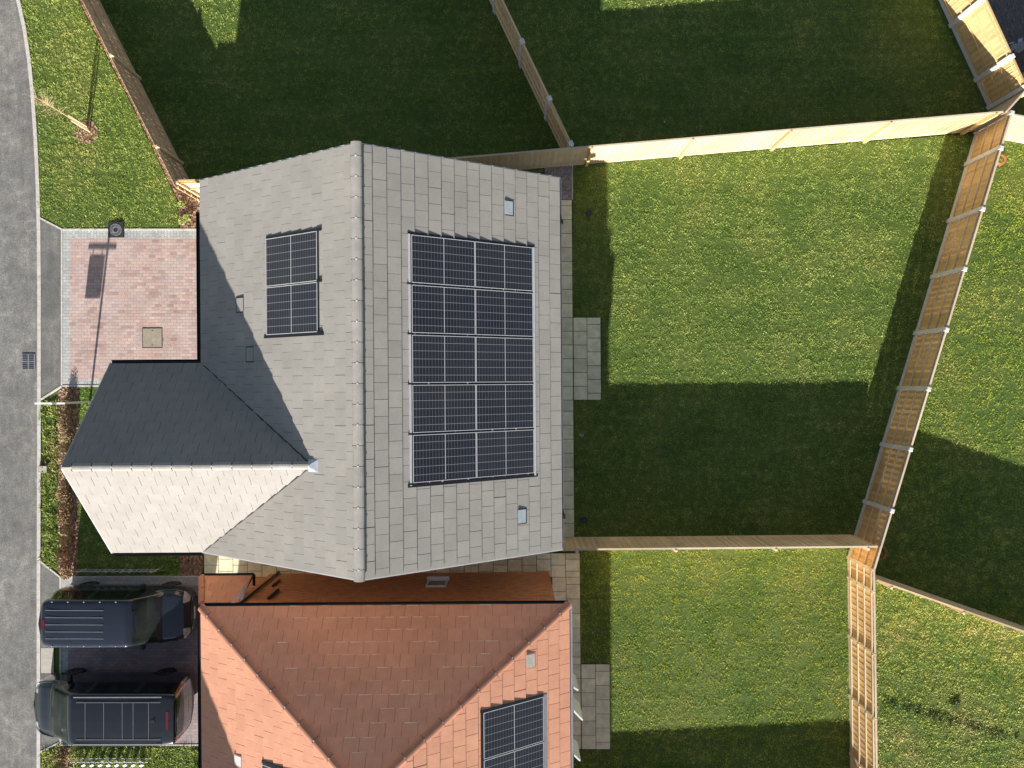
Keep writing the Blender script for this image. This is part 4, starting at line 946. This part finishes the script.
# ------------------------------------------------------------------ cars
def catmull(vals, t):
    n = len(vals); i = min(int(t), n - 2); f = t - i
    p0, p1, p2, p3 = vals[max(i - 1, 0)], vals[i], vals[i + 1], vals[min(i + 2, n - 1)]
    lin = p1 + (p2 - p1) * f
    cr_ = .5 * ((2 * p1) + (-p0 + p2) * f + (2 * p0 - 5 * p1 + 4 * p2 - p3) * f * f + (-p0 + 3 * p1 - 3 * p2 + p3) * f ** 3)
    return lin * .45 + cr_ * .55
def make_car(label, loc, rz, st, paint, wheels, wr, K=8, regions=None, rear=None, front=None, cat='car', tail='red', seatm='seat', wsplit=(2.95, 4.05)):
    """st: stations (x, rake, hw, zbelt, hwr, zr); profile of 8 points per side"""
    root = empty('parked_car', label, cat, loc, rz)
    prof = []
    for (x, rk, hw, zb, hwr, zr) in st:
        lo = .26
        pts = [(hw * .80, lo), (hw * .965, lo + .10), (hw, .62), (hw * .985, zb), ((hw * .985) * .42 + hwr * .58, zb + (zr - .07 - zb) * .55), (hwr, zr - .075), (hwr * .86, zr - .015), (hwr * .45, zr + .012), (0, zr + .02)]
        prof.append([(x + rk * (z - 1.), y, z) for y, z in pts])
    nS, nP = len(st), 9
    NI, NJ = (nS - 1) * K, (nP - 1) * K
    def pt(u, v):
        out = []
        for c in range(3):
            col = [catmull([prof[i][j][c] for j in range(nP)], v) for i in range(max(0, int(u) - 1), min(nS, int(u) + 4))]
            out.append(catmull(col, u - max(0, int(u) - 1)))
        return out
    grid = [[pt(i / K, j / K) for j in range(NJ + 1)] for i in range(NI + 1)]
    parts = {}
    def face(key, vs): parts.setdefault(key, MB()).add(vs, [tuple(range(len(vs)))], .5)
    for i in range(NI):
        for j in range(NJ):
            u, v = (i + .5) / K, (j + .5) / K
            cx, cy, cz = [(grid[i][j][c] + grid[i + 1][j + 1][c]) / 2 for c in range(3)]
            key = 'body'
            if v < 2.4 and any((cx - w) ** 2 + (cz - wr) ** 2 < (wr + .05) ** 2 for w in wheels): key = None
            if key and regions: key = regions(u, v, cx, cy, cz) or 'body'
            if not key: continue
            for s_ in (1, -1):
                q = [grid[i][j], grid[i + 1][j], grid[i + 1][j + 1], grid[i][j + 1]]
                q = [(p[0], p[1] * s_, p[2]) for p in q]
                face(key + ('#%d%s' % (s_, '' if key != 'side_window' else sum(u > z_ for z_ in wsplit)) if key in ('side_window', 'headlight', 'tail_light') else ''), q if s_ < 0 else q[::-1])
    for end, fn in ((0, rear), (NI, front)):
        sgn = -1 if end == 0 else 1; NS = 14; g = grid[end]
        for k in range(NS):
            for j in range(NJ):
                def cp(kk, jj):
                    s = 1 - kk / NS; p = g[jj]; return (p[0] + sgn * .07 * (1 - s * s), p[1] * s, p[2])
                s = 1 - (k + .5) / NS; v = (j + .5) / K; c_ = cp(k + .5, j)
                key = fn(s, v, c_[1], c_[2]) or 'body'
                for sg_ in (1, -1):
                    q = [cp(k, j), cp(k + 1, j), cp(k + 1, j + 1), cp(k, j + 1)]; q = [(p[0], p[1] * sg_, p[2]) for p in q]
                    q2 = q if (sg_ * sgn) > 0 else q[::-1]; face(key + ('#%d' % sg_ if key in ('headlight', 'tail_light') else ''), q2)
    mats = {'body': paint, 'side_window': M['carglass'], 'rear_window': M['carglass'], 'windscreen': M['windscreen'], 'grille': M['black'], 'tail_light': M[tail], 'headlight': M['lamp'], 'lower_trim': M['black'], 'number_plate': M['plate'], 'front_plate': M['platew'], 'brake_light': M['red'], 'roof_glass': M['carglass']}
    for k, mb in parts.items():
        k = k.split('#')[0]; ob = mb.build(k, mats[k], root, smooth=True)
        me = ob.data
        import bmesh
        bm = bmesh.new(); bm.from_mesh(me); bmesh.ops.remove_doubles(bm, verts=bm.verts, dist=.0005); bm.to_mesh(me); bm.free(); me.polygons.foreach_set('use_smooth', [True] * len(me.polygons))
    hw = max(s[2] for s in st)
    for w in wheels:
        for s_ in (1, -1):
            y = s_ * (hw - .12); t_ = MB(); n = 24; vs = []
            for (yy, rr) in ((-.10, wr - .03), (-.07, wr), (.07, wr), (.10, wr - .03), (.10, wr * .66)):
                vs += [(rr * math.cos(a), yy * s_, rr * math.sin(a)) for a in [2 * math.pi * i / n for i in range(n)]]
            t_.add(vs, [(r * n + i, r * n + (i + 1) % n, (r + 1) * n + (i + 1) % n, (r + 1) * n + i) for r in range(4) for i in range(n)])
            ob = MB().tube((0, -.08, 0), (0, .03 if s_ > 0 else -.03, 0), wr * .55, n=20).build('wheel', M['tyre'], root); ob.location = (w, y, wr)
            t_.build('tyre', M['tyre'], ob, True)
            r_ = MB(); r_.tube((0, .0, 0), (0, .07 * s_, 0), wr * .2, n=12)
            for i in range(5): a = i * 1.2566; r_.bar((0, .06 * s_, 0), (math.cos(a) * wr * .64, .075 * s_, math.sin(a) * wr * .64), .07, .03, (0, 1, 0))
            for i in range(24): a, b_ = i * math.pi / 12, (i + 1) * math.pi / 12; r_.bar((wr * .64 * math.cos(a), .08 * s_, wr * .64 * math.sin(a)), (wr * .64 * math.cos(b_), .08 * s_, wr * .64 * math.sin(b_)), .04, .05, (0, 1, 0))
            r_.build('rim', M['rim'], ob)
    # dark underbody and arches
    x0, x1 = st[0][0], st[-1][0]
    MB().box(x0 + .12, x1 - .12, -hw * .78, hw * .78, .27, .60).build('underbody', M['black'], root)
    return root
def mirrors(root, x, y, z, mat, s=.9):
    for sg_ in (1, -1):
        m = MB(); m.box(x - .07, x + .09, sg_ * y if sg_ > 0 else -y - .2, (y + .2) if sg_ > 0 else -y, z, z + .15)
        o = m.build('wing_mirror', mat, root); bv = o.modifiers.new('b', 'BEVEL'); bv.width = .045; bv.segments = 4
def interior(root, xs, xd, hw, seatm):
    MB().box(xd - .35, xd + .15, -hw * .78, hw * .78, .86, .98).build('dashboard', M['seat'], root)
    for s_ in (-1, 1):
        q = MB(); q.box(xs - .15, xs + .35, s_ * .36 - .24, s_ * .36 + .24, .55, .72); q.box(xs - .27, xs - .12, s_ * .36 - .24, s_ * .36 + .24, .6, 1.28); q.box(xs - .27, xs - .16, s_ * .36 - .12, s_ * .36 + .12, 1.3, 1.5)
        o = q.build('seat', M[seatm], root)
    w = MB()
    for i in range(24):
        a, b_ = i * math.pi / 12, (i + 1) * math.pi / 12
        f_ = lambda t: (xd - .42 - .06 * math.sin(t), -.36 + .19 * math.cos(t), .98 + .15 * math.sin(t))
        w.tube(f_(a), f_(b_), .014, n=6, caps=False)
    w.build('steering_wheel', M['black'], root)

# car one: compact van-based estate, nose to the house (local +x = front)
st1 = [(0, .05, .78, 1.02, .60, 1.76), (.10, .05, .885, 1.04, .71, 1.82), (.5, 0, .925, 1.04, .765, 1.85), (1.6, 0, .925, 1.04, .775, 1.87), (2.7, 0, .925, 1.03, .775, 1.85), (3.0, -.1, .925, 1.02, .765, 1.80),
       (3.66, .0, .92, 1.01, .80, 1.20), (3.78, 0, .915, 1.0, .82, 1.14), (4.12, 0, .89, .94, .80, 1.06), (4.38, 0, .78, .86, .68, .95), (4.50, 0, .58, .74, .46, .80)]
def reg1(u, v, x, y, z):
    f = max(0., (v - 4.9) / 3.1)
    if 5.02 + .22 * f ** .6 < u < 5.72 + .24 * f ** .6 and v > 5.2: return 'windscreen'
    if 3.2 < v < 4.72 and (1.35 < u < 2.9 or 3.05 < u < 4.0 or 4.1 < u < 5.2): return 'side_window'
    if u > 8.7 and v > 3.0 and u < 9.7 and y > .44 and z > .7: return 'headlight'
    if v < .9: return 'lower_trim'
def rear1(s, v, y, z):
    if 3.2 < v < 4.9 and s < .86: return 'rear_window'
    if 2.1 < v < 3.6 and s > .86: return 'tail_light'
    if 4.95 < v < 5.6 and s < .3: return 'brake_light'
    if z < .45: return 'lower_trim'
    if .62 < z < .78 and s < .32: return 'number_plate'
def front1(s, v, y, z):
    if z < .70 and s < .35 and z > .58: return 'front_plate'
    if z < .66 and s < .9: return 'grille'
    if .66 < z < .80 and s < .7: return 'grille'
car1 = make_car('navy blue van-style estate car with ribbed roof parked nose to the orange roofed house', (-15.42, -7.82, 0), 0., st1, M['car_navy'], (.75, 3.62), .32, regions=reg1, rear=rear1, front=front1, tail='reddark')
mirrors(car1, 3.0, .90, 1.0, M['black']); interior(car1, 2.2, 3.45, .9, 'seat')
rb = MB()
for k in range(5): rb.bar((.25, -.46 + k * .23, 1.866 + (.012 if 0 < k < 4 else -.004)), (2.15, -.46 + k * .23, 1.882 + (.012 if 0 < k < 4 else -.004)), .014, .008)
rb.build('roof_rib', M['seam'], car1)
for s_ in (1, -1):
    rr = MB()
    for k in range(5): rr.box(.45 + k * .52 - .02, .45 + k * .52 + .02, s_ * .72 - .015, s_ * .72 + .015, 1.80, 1.845)
    rr.build('roof_mount', M['lead'], car1)
MB().box(.10, .22, -.16, .16, 1.82, 1.858).build('brake_light', M['reddark'], car1)
for s_ in (1, -1): MB().bar((3.68, s_ * .55, 1.165), (3.60, s_ * .05, 1.215), .02, .015).build('wiper', M['black'], car1)

# car two: larger people carrier, nose to the road (turned round)
st2 = [(0, -.10, .84, 1.12, .70, 1.86), (.08, -.14, .945, 1.14, .80, 1.93), (.5, 0, .975, 1.15, .84, 1.97), (1.8, 0, .975, 1.15, .85, 1.98), (3.0, 0, .975, 1.14, .85, 1.97), (3.35, 0, .975, 1.13, .83, 1.92),
       (4.28, 0, .97, 1.12, .82, 1.28), (4.44, 0, .96, 1.10, .84, 1.20), (4.78, 0, .91, 1.02, .80, 1.09), (5.04, 0, .79, .90, .68, .96), (5.16, 0, .60, .76, .46, .78)]
def reg2(u, v, x, y, z):
    f = max(0., (v - 4.9) / 3.1)
    if 5.02 + .10 * f ** .6 < u < 5.72 + .24 * f ** .6 and v > 5.2: return 'windscreen'
    if 3.2 < v < 4.7 and (1.35 < u < 2.5 or 2.6 < u < 3.75 or 3.85 < u < 5.25): return 'side_window'
    if u > 8.5 and u < 9.7 and y > .5 and z > .72 and v > 3.0: return 'headlight'
    if u < .9 and 2.9 < v < 5.1: return 'tail_light'
    if v < .9: return 'lower_trim'
def rear2(s, v, y, z):
    if 3.25 < v < 4.95 and s < .88: return 'rear_window'
    if 2.6 < v < 5.1 and s > .88: return 'tail_light'
    if z < .45: return 'lower_trim'
    if .7 < z < .84 and s < .3: return 'number_plate'
def front2(s, v, y, z):
    if .5 < z < .62 and s < .32: return 'front_plate'
    if z < .72 and s < .88: return 'grille'
car2 = make_car('graphite people carrier with panelled roof parked nose to the road', (-11.04, -10.90, 0), math.pi, st2, M['car_black'], (.95, 4.1), .34, regions=reg2, rear=rear2, front=front2, cat='people carrier', wsplit=(2.55, 3.8))
mirrors(car2, 3.75, .95, 1.1, M['black']); interior(car2, 2.9, 4.1, .95, 'seat_light')
sm_ = MB()
for y in (-.60, .60): sm_.bar((.32, y, 1.985), (3.05, y, 1.985), .012, .012)
for x in (.70, 1.20, 1.55, 2.15, 2.75): sm_.bar((x, -.60, 1.988), (x, .60, 1.988), .010, .030)
sm_.build('roof_seam', M['seam'], car2)
for s_ in (1, -1): MB().bar((.30, s_ * .76, 1.955), (3.15, s_ * .76, 1.965), .03, .03).build('roof_rail', M['seam'], car2)
MB().box(.07, .16, -.30, .30, 1.945, 1.972).build('brake_light', M['reddark'], car2)
MB().add([(.50, .05, 1.995), (.66, .02, 1.995), (.66, -.02, 1.995), (.50, -.04, 1.995), (.50, 0, 2.05)], [(0, 1, 4), (1, 2, 4), (2, 3, 4), (3, 0, 4)]).build('aerial_fin', M['car_black'], car2)
for s_ in (1, -1): MB().bar((4.30, s_ * .6, 1.20), (4.22, s_ * .05, 1.25), .02, .015).build('wiper', M['black'], car2)

# ------------------------------------------------------------------ light, sky, camera
w = bpy.data.worlds.new('World'); SC.world = w; w.use_nodes = True; nt = w.node_tree; bg = nt.nodes['Background']
SD = Vector((-.34, -2.95, 1.)).normalized(); el = math.asin(SD.z)
sky = nt.nodes.new('ShaderNodeTexSky'); sky.sky_type = 'NISHITA'; sky.sun_disc = False; sky.sun_elevation = el
sky.sun_rotation = math.atan2(SD.x, SD.y) % (2 * math.pi); sky.air_density = 1.; sky.dust_density = .6
hs = nt.nodes.new('ShaderNodeHueSaturation'); hs.inputs['Saturation'].default_value = .72; nt.links.new(sky.outputs[0], hs.inputs['Color']); nt.links.new(hs.outputs[0], bg.inputs[0]); bg.inputs[1].default_value = .115
sl = bpy.data.lights.new('sun', 'SUN'); sl.energy = 10.0; sl.angle = R(.5); sl.color = (1., .93, .83)
so_ = bpy.data.objects.new('sun', sl); COL.objects.link(so_); so_.rotation_euler = SD.to_track_quat('Z', 'Y').to_euler()
cd = bpy.data.cameras.new('camera'); cam = bpy.data.objects.new('camera', cd); COL.objects.link(cam)
cam.location = (0, 0, H); cam.rotation_euler = (0, 0, 0); cd.sensor_width = 36; cd.lens = 36 * F / 1024; cd.clip_end = 2000
SC.camera = cam
SC.view_settings.view_transform = 'Standard'; SC.view_settings.look = 'None'; SC.view_settings.exposure = 0
SC.cycles.max_bounces = 6
